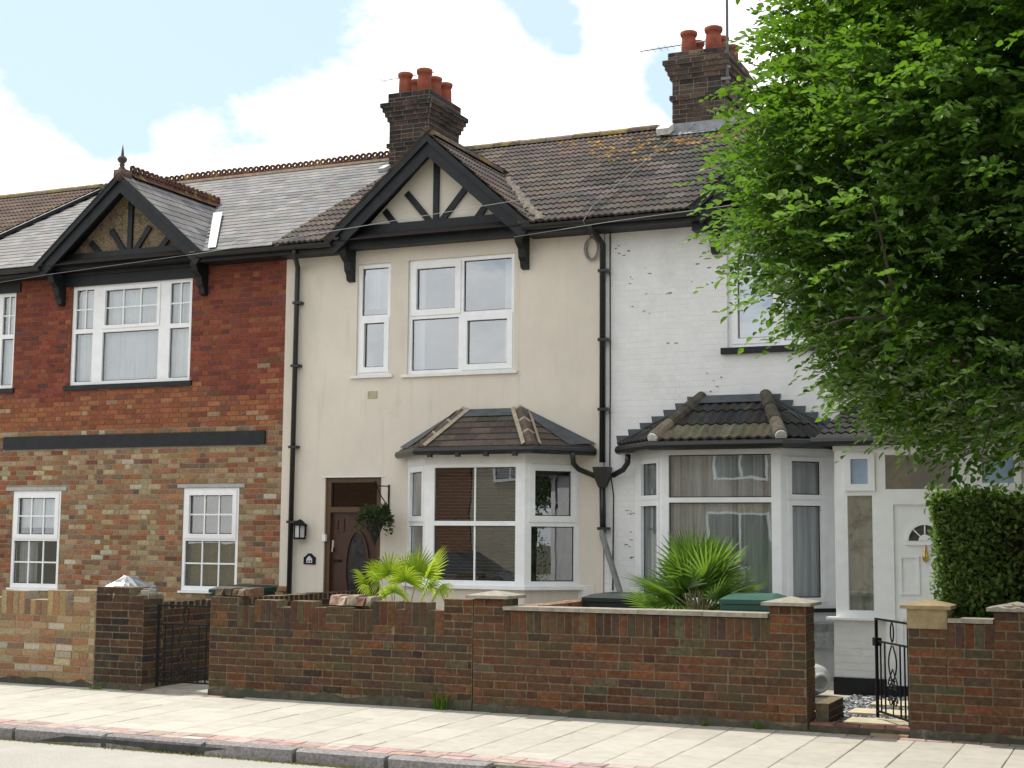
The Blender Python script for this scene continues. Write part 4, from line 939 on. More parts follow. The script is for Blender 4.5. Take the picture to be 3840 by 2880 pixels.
for side, J, E_ in ((-1, JL, D_), (1, JR, C_)):
    n = 7
    for k in range(n):
        a, b = J.lerp(E_, k/n), J.lerp(E_, (k+1)/n); y = FY-.014-.001*(k % 2)
        zt_ = b.z+.055
        mb.add([(a.x+side*.035, y, zt_), (b.x, y, zt_), (b.x, y-.01, b.z-.06), (a.x, y-.01, a.z-.06)], [(0, 1, 2, 3) if side < 0 else (3, 2, 1, 0)])
    q = E_.lerp(A if side < 0 else B_, .1)+z_; q2 = J.lerp(A if side < 0 else B_, .28)+Vector((0, 0, .03))
    mb.add([J+Vector((0, -.01, .03)), E_+Vector((0, -.01, .03)), q, q2], [(0, 1, 2, 3) if side > 0 else (3, 2, 1, 0)])
mb.build('stepped_flashing', LEAD, ro)
half_gutter(wh, [JL+Vector((.04, -.10, -.06)), A+Vector((-.03, -.03, -.06)), B_+Vector((.03, -.03, -.06)), JR+Vector((.1, -.3, -.06))], .058)
pipe(wh, [(-6.12, 17.32, 2.70), (-6.14, 17.36, 2.60), (-6.22, 17.42, 2.52), (-6.38, 17.48, 2.45)], .036)
cable('cable', 'x', [(-6.46, FY-.015, 5.6), (-6.455, FY-.015, 3.6), (-6.46, FY-.015, 2.55), (-6.41, FY-.012, 2.2), (-6.42, FY-.012, 1.0)], .009, BLACKP, parent=wh, n=4)
# porch
PY = 15.60
po = MB(); po.holed(-3.225, -.05, .6, .84, [(-2.68, -.1, -1.86, .86)], PY+.03, .1); po.box((-3.22, PY+.13, -.05), (-3.12, FY-.02, 2.62)); po.box((.5, PY+.13, -.05), (.6, FY-.02, 2.62)); porch = po.build('porch', WMORT, wh)
for q in courses(-3.225, -2.68, .225, .82, (), 'flemish', .008): lay(PW, porch, (0, PY+.03, 0), 0, [q], wcol, .005)
for q in courses(-1.86, .6, .225, .82, (), 'flemish', .008): lay(PW, porch, (0, PY+.03, 0), 0, [q], wcol, .005)
PW.done(wwall)
b = MB(); b.box((-3.235, PY+.015, -.05), (-2.68, PY+.03, .225)); b.box((-1.86, PY+.015, -.05), (.6, PY+.03, .225)); b.box((-2.70, PY+.01, -.05), (-1.84, PY+.14, .16)); b.build('plinth', BLACK, porch)
b = MB(); b.box((-3.29, PY-.06, .825), (-2.68, PY+.10, .85)); b.box((-1.86, PY-.06, .825), (.6, PY+.10, .85)); b.build('sill', UPVC, porch)
fr = MB(); fr.holed(-3.18, .85, -2.68, 2.60, [(-3.06, .925, -2.80, 2.125), (-3.07, 2.20, -2.78, 2.56)], PY, .07)
fr.holed(-2.68, .16, -1.86, 2.60, [(-2.585, .16, -1.955, 2.03), (-2.66, 2.19, -1.93, 2.55)], PY, .07)
fr.holed(-1.86, .85, -1.2, 2.60, [(-1.74, .925, -1.32, 2.125), (-1.74, 2.20, -1.32, 2.56)], PY, .07); fr.build('porch_frame', UPVC, porch)
b = MB(); b.box((-3.20, PY-.03, 2.60), (.6, PY+.10, 2.655)); b.build('head_board', UPVC, porch)
for (a, z0, c, z1, gm, nm) in ((-3.06, .925, -2.80, 2.125, GLASS, 'pane'), (-2.66, 2.19, -1.93, 2.55, GLASS, 'pane'), (-1.74, .925, -1.32, 2.125, GLASS, 'pane')):
    p = MB(); p.add([(a, PY+.04, z0), (c, PY+.04, z0), (c, PY+.04, z1), (a, PY+.04, z1)], [(0, 1, 2, 3)]); p.build(nm, gm, porch)
for a, c in ((-3.085, -2.765), (-1.755, -1.305)):
    p = MB(); p.holed(a, 2.175, c, 2.575, [(a+.07, 2.245, c-.07, 2.51)], PY-.03, .05); p.build('casement', UPVC, porch)
    p = MB(); p.add([(a+.07, PY-.005, 2.245), (c-.07, PY-.005, 2.245), (c-.07, PY-.005, 2.51), (a+.07, PY-.005, 2.51)], [(0, 1, 2, 3)]); p.build('pane', mat('blue_pane', (.30, .40, .54), .08, .5, 4, .1, 0), porch)
b = MB(); b.box((-3.10, PY+.11, .85), (-2.76, PY+.125, 2.58)); b.build('pane_backing', mat('porch_reflection', (.58, .57, .52), .9, .1, 9, .25, .1, sc=(1, 1, .12), dirt=[((.16, .18, .13), 2.6, .52, .66, .7)]), porch)  # flat pale sheet added in place of the whitish reflection in the side-light
b = MB(); b.box((-3.2, PY+.12, 2.56), (.55, FY, 2.60)); b.build('ceiling', WBOARD, porch)
# porch roof: lean-to carrying on from the bay roof
pr = MB(); pr.add([(-3.36, PY-.12, 2.70), (.7, PY-.12, 2.70), (.7, FY-.02, 3.30), (-3.36, FY-.02, 3.30), (-3.36, PY-.12, 2.655), (.7, PY-.12, 2.655), (-3.36, FY-.02, 2.655)], [(0, 1, 2, 3), (4, 5, 1, 0), (4, 0, 3, 6)]); pro = pr.build('porch_roof', ROOFB, wh)
PPR = Pieces(wh, 'porch_tile', 'porch_tiles', TILEM, 80); tp = math.atan2(.60, FY-PY+.1); M0 = T((-3.36, PY-.12, 2.705)) @ RX(tp)
for r_ in range(8):
    for c_ in range(16): PPR.add(pro, TILE, M0 @ T((c_*TW, r_*GA, 0)), pick(BKT))
PPR.done(pro)
half_gutter(wh, [(-3.40, PY-.17, 2.69), (.7, PY-.17, 2.69)], .05, 'porch_gutter')
# front door of the porch
d = MB(); d.box((-2.585, PY+.025, .165), (-1.955, PY+.065, 2.03)); pd = d.build('front_door', UPVC, wh); pd['label'] = 'white panelled door with fan-shaped window'
def arch_ring(mb, cx, cz, r0, r1, y0, y1, n=16, a0=0, a1=math.pi):
    vs = []
    for k in range(n+1):
        a = a0+(a1-a0)*k/n
        for rr in (r0, r1):
            for y in (y0, y1): vs.append((cx+rr*math.cos(a), y, cz+rr*math.sin(a)))
    fs = []
    for k in range(n): b_ = 4*k; fs += [(b_, b_+2, b_+6, b_+4), (b_+2, b_+3, b_+7, b_+6), (b_+1, b_, b_+4, b_+5)]
    mb.add(vs, fs)
cx, cz = -2.27, 1.655
d = MB(); n = 16; d.add([(cx, PY+.022, cz)]+[(cx+.165*math.cos(math.pi*k/n), PY+.022, cz+.165*math.sin(math.pi*k/n)) for k in range(n+1)], [(0, k+1, k+2) for k in range(n)]); d.build('fan_pane', mat('dark_pane', (.045, .055, .05), .06, .6, 20, .5, 0), pd)
d = MB(); arch_ring(d, cx, cz, .165, .20, PY+.004, PY+.026); arch_ring(d, cx, cz, .0, .065, PY+.010, PY+.026)
for a in (R(45), R(90), R(135)): d.tube([(cx+.06*math.cos(a), PY+.016, cz+.06*math.sin(a)), (cx+.17*math.cos(a), PY+.016, cz+.17*math.sin(a))], .008, 6)
d.box((cx-.205, PY+.006, cz-.045), (cx+.205, PY+.026, cz-.004))
for a, z0, c, z1 in ((-2.53, 1.10, -2.33, 1.50), (-2.21, 1.10, -2.01, 1.50), (-2.53, .28, -2.33, .86), (-2.21, .28, -2.01, .86)):
    d.holed(a, z0, c, z1, [(a+.022, z0+.022, c-.022, z1-.022)], PY+.010, .016)
d.build('moulding', UPVC, pd)
BRASS = mat('brass', (.55, .38, .12), .3, .5, 5, .1, 0, metal=.9)
d = MB(); d.lathe((cx, PY+.012, 1.44), [(.012, 0), (.028, .02), (.030, .06), (.022, .10), (.012, .12), (.014, .15), (.004, .17)], 10); d.build('knocker', BRASS, pd, smooth=True)
d = MB(); d.box((-2.005, PY+.0, 1.02), (-1.975, PY+.026, 1.24)); d.tube([(-1.99, PY+.01, 1.16), (-1.99, PY-.03, 1.16), (-2.09, PY-.03, 1.16)], .009, 6); d.build('handle', BRASS, pd)

# ================================================================== walls of the front gardens
def garden_wall(name, label, segs, depth, pal, plinth=.11, ends=(), mort=MORTD, soldtop=.74, mats=GWBRICK, extra=None, y=WY, cat='garden wall'):
    """segs: (x0, x1, top, style)  style: flat courses / sold(iers) / merlon"""
    x0 = segs[0][0]; t = thing(name, label, cat, ((segs[0][0]+segs[-1][1])/2, y+depth/2, 0))
    core = MB()
    for i, (a, b, top, st, *dp) in enumerate(segs):
        core.box((a+(.004 if i else 0), y+.006, -.1), (b, y+(dp[0] if dp else depth), top-.004))
    co_ = core.build('wall_core', mort, t)
    P = Pieces(t, 'brick', 'brickwork', mats)
    xa, xb = segs[0][0], segs[-1][1]
    nz = round((soldtop-plinth)/BH)
    for q in courses(xa, xb, plinth, plinth+nz*BH, (), 'stretcher', .0135): lay(P, co_, (0, y+.006, 0), 0, [q], lambda x, z: pick(pal), .008)
    z1 = plinth+nz*BH
    for a, b, top, st, *dp in segs:
        if st == 'flat':
            for q in courses(a, b, z1, top, (), 'stretcher', .0135): lay(P, co_, (0, y+.006, 0), 0, [q], lambda x, z: pick(pal), .008)
        else:
            zz = z1
            if st == 'merlon':
                for q in courses(a, b, z1, z1+.075, (), 'stretcher', .011): lay(P, co_, (0, y+.006, 0), 0, [q], lambda x, z: pick(pal), .008)
                zz = z1+.075
            n = max(1, round((b-a)/.0755)); w_ = (b-a)/n
            for k in range(n): lay(P, co_, (0, y+.006, 0), 0, [(a+k*w_+.005, zz+.005, w_-.010, top-zz-.008+random.uniform(-.008, .004))], lambda x, z: pick(pal), .008, 0, True)
    for (ex, ya, yb, top, side) in ends:   # visible ends of piers
        O, rot = ((ex, ya, 0), R(90)) if side > 0 else ((ex, yb, 0), R(-90))
        for q in courses(0, yb-ya, plinth, top, (), 'stretcher', .011): lay(P, co_, O, rot, [q], lambda x, z: pick(pal), .008)
    P.done(co_)
    if plinth > .02:
        p = MB(); n = 24; r = random.Random(int(xa*10)); xs = [xa+(xb-xa)*k/n for k in range(n+1)]; tops = [plinth+r.uniform(-.03, .03)-.005 for _ in xs]
        p.add([(x, y-.007, -.05) for x in xs]+[(x, y-.002, h) for x, h in zip(xs, tops)]+[(x, y+.01, h) for x, h in zip(xs, tops)], [(k, k+1, n+2+k, n+1+k) for k in range(n)]+[(n+1+k, n+2+k, 2*n+3+k, 2*n+2+k) for k in range(n)])
        p.build('plinth', PLINTH, t)
    return t, co_
def pier_cap(t, x0, x1, y0, y1, z, ap, m=CEMENT):
    b = MB(); cx_, cy_ = (x0+x1)/2, (y0+y1)/2; h = .028
    b.add([(x0, y0, z), (x1, y0, z), (x1, y1, z), (x0, y1, z), (x0, y0, z+h), (x1, y0, z+h), (x1, y1, z+h), (x0, y1, z+h), (cx_, cy_, ap)], [(3, 2, 1, 0), (0, 1, 5, 4), (1, 2, 6, 5), (2, 3, 7, 6), (3, 0, 4, 7), (4, 5, 8), (5, 6, 8), (6, 7, 8), (7, 4, 8)])
    b.build('pier_cap', m, t)
# far left: yellow stock brick with uneven soldier top
yseg = []; x = -14.2; hi = True
while x < -10.75:
    wd = random.uniform(.24, .36); b_ = min(-10.73, x+wd); yseg.append((x, b_, (1.045 if hi else .945)+random.uniform(-.015, .015), 'sold')); x = b_; hi = not hi
    if b_ == -10.73: break
yseg.append((-10.73, -10.425, 1.06, 'flat'))
garden_wall('garden_wall', 'yellow stock brick garden wall with jagged soldier-course top, at the far left', yseg, .21, YEL, .10, mort=MORT, soldtop=.79, mats=BRICKM)
pl, plc = garden_wall('gate_pier', 'dark brown brick gate pier beside the closed iron gate', [(-10.42, -9.99, 1.10, 'flat', .34), (-9.99, -9.80, 1.02, 'flat', .34)], .34, DKP, .10, ends=[(-9.80, WY, WY+.34, .98, 1)], cat='gate pier')
b = MB(); r = random.Random(2)
for k in range(12): b.obox(T((r.uniform(-10.3, -9.84), WY+r.uniform(.05, .3), 1.03)) @ RZ(r.uniform(0, 3)), (-.05, -.04, -.05), (.05, .04, r.uniform(.0, .05)))
b.build('broken_mortar', CEMENT, pl)
cseg = [(-8.955, -8.62, 1.03, 'flat'), (-8.62, -8.424, .945, 'sold'), (-8.424, -8.157, 1.01, 'merlon'), (-8.157, -8.0, .945, 'sold'), (-8.0, -7.749, 1.01, 'merlon'), (-7.749, -7.59, .952, 'sold'), (-7.59, -7.28, .965, 'flat'), (-7.28, -7.062, .945, 'sold'), (-7.062, -6.811, 1.03, 'merlon'), (-6.811, -6.709, .96, 'sold'), (-6.709, -6.471, 1.03, 'merlon'), (-6.471, -6.288, .96, 'sold'), (-6.288, -5.985, 1.07, 'flat')]
cw, cwc = garden_wall('garden_wall', 'dark red brick garden wall with castellated top in front of the cream house', cseg, .20, GWD, .12)
P = Pieces(cw, 'coping_block', 'coping_blocks', GWBRICK)
for x0, x1, z0, z1, d_ in ((-8.93, -8.46, 1.03, 1.115, .22), (-7.59, -7.11, .965, 1.07, .24)):
    x = x0
    while x < x1-.03:
        w_ = min(random.uniform(.07, .13), x1-x); P.block(cwc, T((x, WY+.05+d_, z0)), w_-.006, d_+.03, z1-z0+random.uniform(-.012, .006), pick([(2, (.33, .23, .16)), (2, (.24, .12, .08)), (2, (.36, .29, .22)), (1, (.16, .11, .08))])); x += w_
P.done(cwc)
rw, rwc = garden_wall('garden_wall', 'red brick garden wall with flat concrete coping between two capped piers', [(-5.972, -5.66, 1.08, 'flat', .33), (-5.66, -3.15, .975, 'sold'), (-3.15, -2.833, 1.085, 'flat', .33)], .20, GWR, .10, ends=[(-5.66, WY+.2, WY+.33, 1.08, 1), (-2.833, WY, WY+.33, 1.085, 1)], soldtop=.765)
pier_cap(rw, -6.03, -5.60, WY-.06, WY+.39, 1.082, 1.155); pier_cap(rw, -3.205, -2.775, WY-.06, WY+.39, 1.088, 1.165)
for a, c in ((-5.655, -4.893), (-4.889, -4.333), (-4.329, -3.738), (-3.734, -3.155)):
    b = MB(); b.box((a, WY-.035, .98), (c, WY+.235, 1.018+random.uniform(-.003, .003))); b.build('coping_slab', CEMENT, rw)
sw, swc = garden_wall('garden_wall', 'red brick garden wall below the hedge, with cement-rendered pier tops', [(-1.98, -1.677, 1.09, 'flat', .33), (-1.677, -1.296, .98, 'sold'), (-1.296, -.95, 1.085, 'flat', .33), (-.95, 1.2, .98, 'sold')], .20, GWR, .10, ends=[(-1.677, WY+.2, WY+.33, 1.09, 1)], soldtop=.77)
pier_cap(sw, -2.03, -1.625, WY-.06, WY+.39, 1.092, 1.17, CEMTAN); pier_cap(sw, -1.345, -.90, WY-.06, WY+.39, 1.088, 1.165)
b = MB(); b.box((-1.983, WY-.012, .93), (-1.66, WY+.345, 1.092)); b.build('render_coat', CEMTAN, sw)
b = MB(); b.box((-1.655, WY-.02, .985), (-1.30, WY+.225, 1.022)); b.box((-.945, WY-.02, .985), (1.2, WY+.225, 1.022)); b.build('coping_slab', CEMENT, sw)
# low walls between the gardens
def side_wall(label, x, y0, y1, top, pal, mort=MORTD):
    t = thing('party_wall', label, 'garden wall', (x, (y0+y1)/2, 0)); c = MB(); c.box((x-.10, y0, -.1), (x+.10, y1, top)); c_ = c.build('wall_core', mort, t)
    P = Pieces(t, 'brick', 'brickwork', GWBRICK, 160)
    for q in courses(0, y1-y0, .05, top-.07, (), 'stretcher', .011): lay(P, c_, (x+.10, y0, 0), R(90), [q], lambda a, z: pick(pal), .008)
    y = y0
    while y < y1-.05:
        P.block(c_, T((x-.105, y+.1, top-.068)) @ RZ(0), .21, .10, .068+random.uniform(-.006, .01), pick(pal)); y += .113
    P.done(c_)
side_wall('dark brick side wall behind the closed iron gate, running back to the brick house', -9.93, WY+.35, 17.3, .93, DKP)
side_wall('low brick wall between the cream and white front gardens, leading to the capped pier', -6.25, WY+.35, 17.3, .93, [(3, (.34, .18, .13)), (2, (.27, .13, .09)), (1, (.40, .26, .20))])
t = thing('plinth_wall', 'low mossy brick stub just inside the open gateway', 'garden wall', (-2.73, 13.2, 0)); b = MB(); b.box((-2.83, WY+.335, -.05), (-2.715, 13.5, .24)); c_ = b.build('wall_core', MORTD, t)
P = Pieces(t, 'brick', 'brickwork', GWBRICK)
for q in courses(0, 13.5-WY-.335, .05, .24, (), 'stretcher', .011): lay(P, c_, (-2.715, WY+.335, 0), R(90), [q], lambda a, z: pick(DKP), .008)
P.done(c_)
st = thing('gate_step', 'low brick-edged step in the open gateway', 'step', (-2.4, 12.65, 0)); b = MB(); b.box((-2.825, WY+.04, -.05), (-1.985, WY+.32, .085)); b.build('step', PLINTH, st)
P = Pieces(st, 'brick', 'brickwork', REDPM); x = -2.82
while x < -2.0: P.add(st, random.choice(SLABU), T((x, WY+.06, .085)) @ RX(R(-90)) @ Matrix.Diagonal((.205, .025, .11, 1)), pick([(2, (.20, .10, .075)), (1, (.25, .14, .10))])); x += .211
P.done()
b = MB(); b.box((-2.30, WY-.02, .0), (-1.99, WY+.04, .055)); b.build('kerb_block', CEMTAN, st)

# ================================================================== gates
def scroll(cx_, cz_, r, turns, n=18, flip=1, a0=0): return [(cx_+flip*r*(1-.75*k/n)*math.cos(a0+turns*2*math.pi*k/n), 0, cz_+r*(1-.75*k/n)*math.sin(a0+turns*2*math.pi*k/n)) for k in range(n+1)]
def gate(label, M, Wd, Hd, lower_row):
    t = thing('iron_gate', label, 'gate', M.to_translation()); t.rotation_euler = (0, 0, M.to_euler().z)
    def add(nm, mb): o = link(nm, mb.mesh(nm, IRON)); o.parent = t
    f = MB(); f.box((0, -.012, 0), (.022, .012, Hd)); f.box((Wd-.022, -.012, 0), (Wd, .012, Hd)); f.box((.022, -.010, Hd-.018), (Wd-.022, .010, Hd)); f.box((.022, -.010, Hd-.21), (Wd-.022, .010, Hd-.195)); f.box((.022, -.010, .05), (Wd-.022, .010, .066))
    if lower_row: f.box((.022, -.010, .17), (Wd-.022, .010, .184))
    add('gate_frame', f)
    for u in (.14, .27, .73, .86):
        b = MB(); b.box((Wd*u-.006, -.006, .066), (Wd*u+.006, .006, Hd-.21)); add('gate_bar', b)
    s = MB(); c = Wd*.5; w_ = Wd*.13
    s.tube([(c+w_*.35*math.cos(a), 0, Hd-.105+.082*math.sin(a)) for a in [2*math.pi*k/14 for k in range(15)]], .007, 5)
    for sg in (-1, 1):
        s.tube([(c+sg*w_*(.15+.75*math.sin(math.pi*k/12)), 0, Hd-.22-.30*k/12) for k in range(13)], .007, 5)
        s.tube(scroll(c+sg*w_*.55, Hd-.56, .055, 1.2, flip=sg), .006, 5)
        s.tube([(c+sg*w_*(.1+.8*math.sin(math.pi*k/10)), 0, Hd*.40-.18*k/10) for k in range(11)], .006, 5)
        s.tube(scroll(c+sg*w_*.6, Hd*.20, .05, 1.3, flip=sg), .006, 5)
        s.tube([(c, 0, Hd*.52), (c+sg*w_*.5, 0, Hd*.45), (c+sg*w_, 0, Hd*.40)], .006, 5)
    s.tube([(c, 0, .066), (c, 0, Hd*.22)], .006, 5); s.tube([(c, 0, Hd-.5), (c, 0, Hd*.40)], .006, 5)
    add('scrollwork', s)
    if lower_row:
        s = MB(); n = 8
        for k in range(n): s.tube(scroll(.06+(Wd-.12)*k/(n-1), .115, .045, 1.3, n=12, flip=1 if k % 2 else -1), .006, 5)
        add('lower_scrolls', s)
    l = MB(); l.box((Wd-.06, -.03, Hd*.72), (Wd+.01, .03, Hd*.72+.07)); add('latch', l)
    return t
gate('closed black wrought iron gate between the dark brown pier and castellated wall', T((-9.70, WY+.12, .075)), .72, .85, True)
a = math.atan2(.66, -.39)
gate('open black wrought iron gate swung inwards beside the right-hand pier', T((-1.985, WY+.10, .10)) @ RZ(a), .77, .87, False)

# ================================================================== things on the fronts and in the gardens
# wall lantern
t = thing('wall_lantern', 'black carriage lantern mounted on the cream wall left of the front door', 'wall lamp', (-11.01, CY-.08, 1.60))
m = MB(); cx_, cy_ = -11.01, CY-.10
m.box((cx_-.045, CY-.03, 1.66), (cx_+.045, CY, 1.80)); m.build('back_plate', IRON, t)
m = MB(); hexa = [(cx_+.085*math.cos(R(60*k)), cy_+.085*math.sin(R(60*k))) for k in range(6)]
for k in range(6):
    x_, y_ = hexa[k]; m.tube([(x_, y_, 1.625), (x_, y_, 1.80)], .009, 5)
m.lathe((cx_, cy_, 1.61), [(.0, 0), (.095, 0), (.095, .025), (.0, .025)], 6); m.build('cage', IRON, t)
m = MB(); m.lathe((cx_, cy_, 1.80), [(.115, 0), (.115, .012), (.06, .05), (.045, .07), (.012, .085), (.001, .09)], 6); m.build('lamp_roof', IRON, t)
m = MB(); m.lathe((cx_, cy_, 1.635), [(.076, 0), (.076, .165)], 6); m.build('lamp_glass', mat('frosted_lamp_glass', (.55, .56, .56), .3, .4, 9, .1, 0), t)
# house plaque with a little house emblem
t = thing('number_plaque', 'small black arched plaque with a pale little house emblem on the cream wall', 'plaque', (-10.895, CY, 1.33))
m = MB(); pf = [(-.095, 0), (.095, 0), (.095, .10), (.075, .105), (.045, .13), (.02, .15), (-.02, .15), (-.045, .13), (-.075, .105), (-.095, .10)]
m.prism(pf, T((-10.895, CY, 1.265)), -.016, 0); m.build('plate', IRON, t)
m = MB(); m.holed(-10.94, 1.285, -10.85, 1.345, [(-10.925, 1.292, -10.905, 1.322), (-10.885, 1.292, -10.865, 1.322)], CY-.019, .003)
m.add([(-10.935, CY-.019, 1.347), (-10.855, CY-.019, 1.347), (-10.875, CY-.019, 1.372), (-10.89, CY-.019, 1.372), (-10.895, CY-.019, 1.395), (-10.90, CY-.019, 1.372), (-10.915, CY-.019, 1.372)], [(0, 1, 2, 3, 5, 6), (3, 4, 5)]); m.build('emblem', mat('emblem_white', (.55, .56, .60), .6, .3, 9, .1, 0), t)
# hanging basket
t = thing('basket_bracket', 'black iron bracket fixed to the cream wall beside the front door', 'bracket', (-9.62, CY, 2.25))
m = MB(); bx = -9.66
m.box((bx-.012, CY-.012, 2.02), (bx+.012, CY, 2.36)); m.tube([(bx, CY-.01, 2.34), (bx-.02, CY-.34, 2.335)], .009, 6); m.tube([(bx, CY-.01, 2.06), (bx-.015, CY-.18, 2.19), (bx-.018, CY-.31, 2.33)], .008, 6); m.tube([(bx-.02, CY-.34, 2.335), (bx-.02, CY-.375, 2.36), (bx-.02, CY-.36, 2.395), (bx-.02, CY-.335, 2.38)], .008, 6)
m.build('arm', IRON, t)
hb = thing('hanging_basket', 'dark cone-shaped hanging basket with trailing green plants beside the front door', 'hanging basket', (bx-.02, CY-.34, 1.55))
hc = Vector((bx-.02, CY-.34, 0))
m = MB(); m.lathe((hc.x, hc.y, 1.53), [(.001, 0), (.03, .05), (.165, .36), (.165, .38), (.0, .37)], 4); m.build('cone', mat('basket_weave', (.03, .026, .022), .8, .2, 60, .5, .4, 90), hb)
m = MB()
for k in range(3):
    a_ = R(120*k+30); m.tube([(hc.x+.14*math.cos(a_), hc.y+.14*math.sin(a_), 1.90), (hc.x, hc.y, 2.32)], .003, 4)
m.build('chain', IRON, hb)
def leaf_cloud(name, parent, pts, dirs, size, mtl, jit=.35, shape='leaf', colf=None, kind=None, aspect=.42):
    """pts, dirs: numpy arrays of leaf bases and pointing directions"""
    n = len(pts); dirs = dirs/np.linalg.norm(dirs, axis=1)[:, None]
    r_ = RNG.normal(size=(n, 3)); side = np.cross(dirs, r_*jit+np.array([0, 0, 1.0])); side /= np.linalg.norm(side, axis=1)[:, None]+1e-9
    nrm = np.cross(side, dirs); L = (size*RNG.uniform(.65, 1.25, n))[:, None]; w_ = L*aspect
    b = pts; l1 = pts+dirs*L*.3-side*w_*.85+nrm*w_*.25; l2 = pts+dirs*L*.68-side*w_*.7+nrm*w_*.25; tip = pts+dirs*L-nrm*L*.08
    r2 = pts+dirs*L*.68+side*w_*.7+nrm*w_*.25; r1 = pts+dirs*L*.3+side*w_*.85+nrm*w_*.25
    V = np.stack([b, l1, l2, tip, r2, r1], 1).reshape(-1, 3); base = np.arange(n)[:, None]*6
    F = np.stack([base+np.array([0, 3, 2, 1]), base+np.array([0, 5, 4, 3])], 1).reshape(-1, 4)
    me = bpy.data.meshes.new(name); me.vertices.add(len(V)); me.vertices.foreach_set('co', V.astype(np.float32).ravel())
    me.loops.add(F.size); me.loops.foreach_set('vertex_index', F.astype(np.int32).ravel()); me.polygons.add(len(F))
    me.polygons.foreach_set('loop_start', np.arange(0, F.size, 4, dtype=np.int32)); me.polygons.foreach_set('loop_total', np.full(len(F), 4, np.int32))
    c = (RNG.uniform(0, 1, n) if colf is None else colf)[:, None].repeat(8, 1).reshape(-1)
    at = me.color_attributes.new('Col', 'FLOAT_COLOR', 'CORNER'); arr = np.ones((len(c), 4), np.float32); arr[:, 0] = arr[:, 1] = arr[:, 2] = c; at.data.foreach_set('color', arr.ravel())
    me.materials.append(mtl); me.update(calc_edges=True); me.validate()
    return link(name, me, parent, kind)
LEAFB = leaf_mat('basket_leaf', (.030, .050, .022), (.075, .10, .05), (.14, .22, .06), .05, .35)
n = 900; th_ = RNG.uniform(0, 2*np.pi, n); ph = RNG.uniform(-.5, 1.2, n); rr = RNG.uniform(.1, 1, n)**.5
pts = np.stack([hc.x+.25*rr*np.cos(th_)*np.cos(ph*.8), hc.y+.2*rr*np.sin(th_)*np.cos(ph*.8), 1.92+.15*ph*rr-.10*(rr > .8)*RNG.uniform(0, 1.6, n)], 1)
leaf_cloud('plant', hb, pts, pts-np.array([hc.x, hc.y, 1.85])+RNG.normal(size=(n, 3))*.08, .055, LEAFB)
# coil of cable, wires and aerials
t = thing('cable_coil', 'coil of pale cable hanging on the cream wall under the gutter', 'cable', (-6.68, CY-.03, 5.42)); m = MB()
for k, (dx, dz, rx_, rz_) in enumerate(((0, 0, .085, .145), (.012, .008, .08, .15), (-.01, -.01, .09, .14), (.008, -.02, .083, .15))):
    m.tube([(-6.70+dx+rx_*math.cos(2*math.pi*i/20), CY-.03-.008*k, 5.42+dz+rz_*math.sin(2*math.pi*i/20)) for i in range(21)], .008, 5)
m.build('loops', WIRE, t)
cable('coaxial_cable', 'thin grey cable lying up the brown tiled roof to the right chimney', [(-6.70, CY-.03, 5.55), (-6.64, 17.08, 5.68), (-6.60, 17.3, 5.92), (-6.54, 19.6, 7.17), (-6.35, 21.05, 7.98)], .007, mat('dull_cable', (.17, .16, .15), .6, .3, 9, .1, 0), n=5)
cable('overhead_cable', 'long pale overhead cable running past both gables over the brown roof', [(-16.6, 17.2, 5.52), (-15.393, 17.15, 5.582), (-12.513, 17.05, 5.684), (-10.483, 16.95, 5.796), (-7.486, 16.8, 5.955), (-4.677, 16.6, 6.07), (2.5, 15.9, 6.40)], .0038, WIRE, n=4)
cable('overhead_cable', 'short pale overhead cable from the right bracket of the cream gable into the tree', [(-7.66, 17.2, 5.575), (-6.202, 17.0, 5.624), (-4.736, 16.8, 5.645), (2.5, 15.6, 5.80)], .0042, WIRE, n=4)
def yagi(label, base, bx0, bz, n, mast_z=None):
    t = thing('tv_aerial', label, 'aerial', base); m = MB(); m.tube([base, (base[0], base[1], bz+.04)], .016, 6); m.build('mast', ALU, t)
    m = MB(); m.tube([(bx0, base[1], bz-.02), (base[0]+.12, base[1], bz+.01)], .010, 5); m.build('boom', ALU, t)
    for k in range(n):
        x_ = bx0+(base[0]-bx0)*k/(n-1); m = MB(); m.tube([(x_, base[1]-.11, bz-.02), (x_, base[1]+.11, bz-.02)], .004, 4); m.build('element', ALU, t)
    return t
yagi('thin stick aerial poking left from the chimney of the cream house', (-11.25, 21.72, 9.0), -12.2, 9.60, 7)
yagi('toothed aerial boom poking left from the chimney above the white house', (-6.33, 21.6, 9.1), -7.42, 9.46, 11)
t = thing('aerial_mast', 'tall thin dark mast strapped to the side of the right chimney', 'aerial mast', (-5.86, 21.12, 8.3)); m = MB(); m.tube([(-5.84, 21.06, 8.55), (-5.84, 21.06, 11.6)], .022, 8); m.build('pole', mat('mast_grey', (.09, .10, .10), .6, .3, 9, .1, 0), t)
m = MB(); m.box((-5.94, 21.04, 8.62), (-5.80, 21.09, 8.66)); m.box((-5.94, 21.04, 8.80), (-5.80, 21.09, 8.84)); m.build('strap', GREY, t)
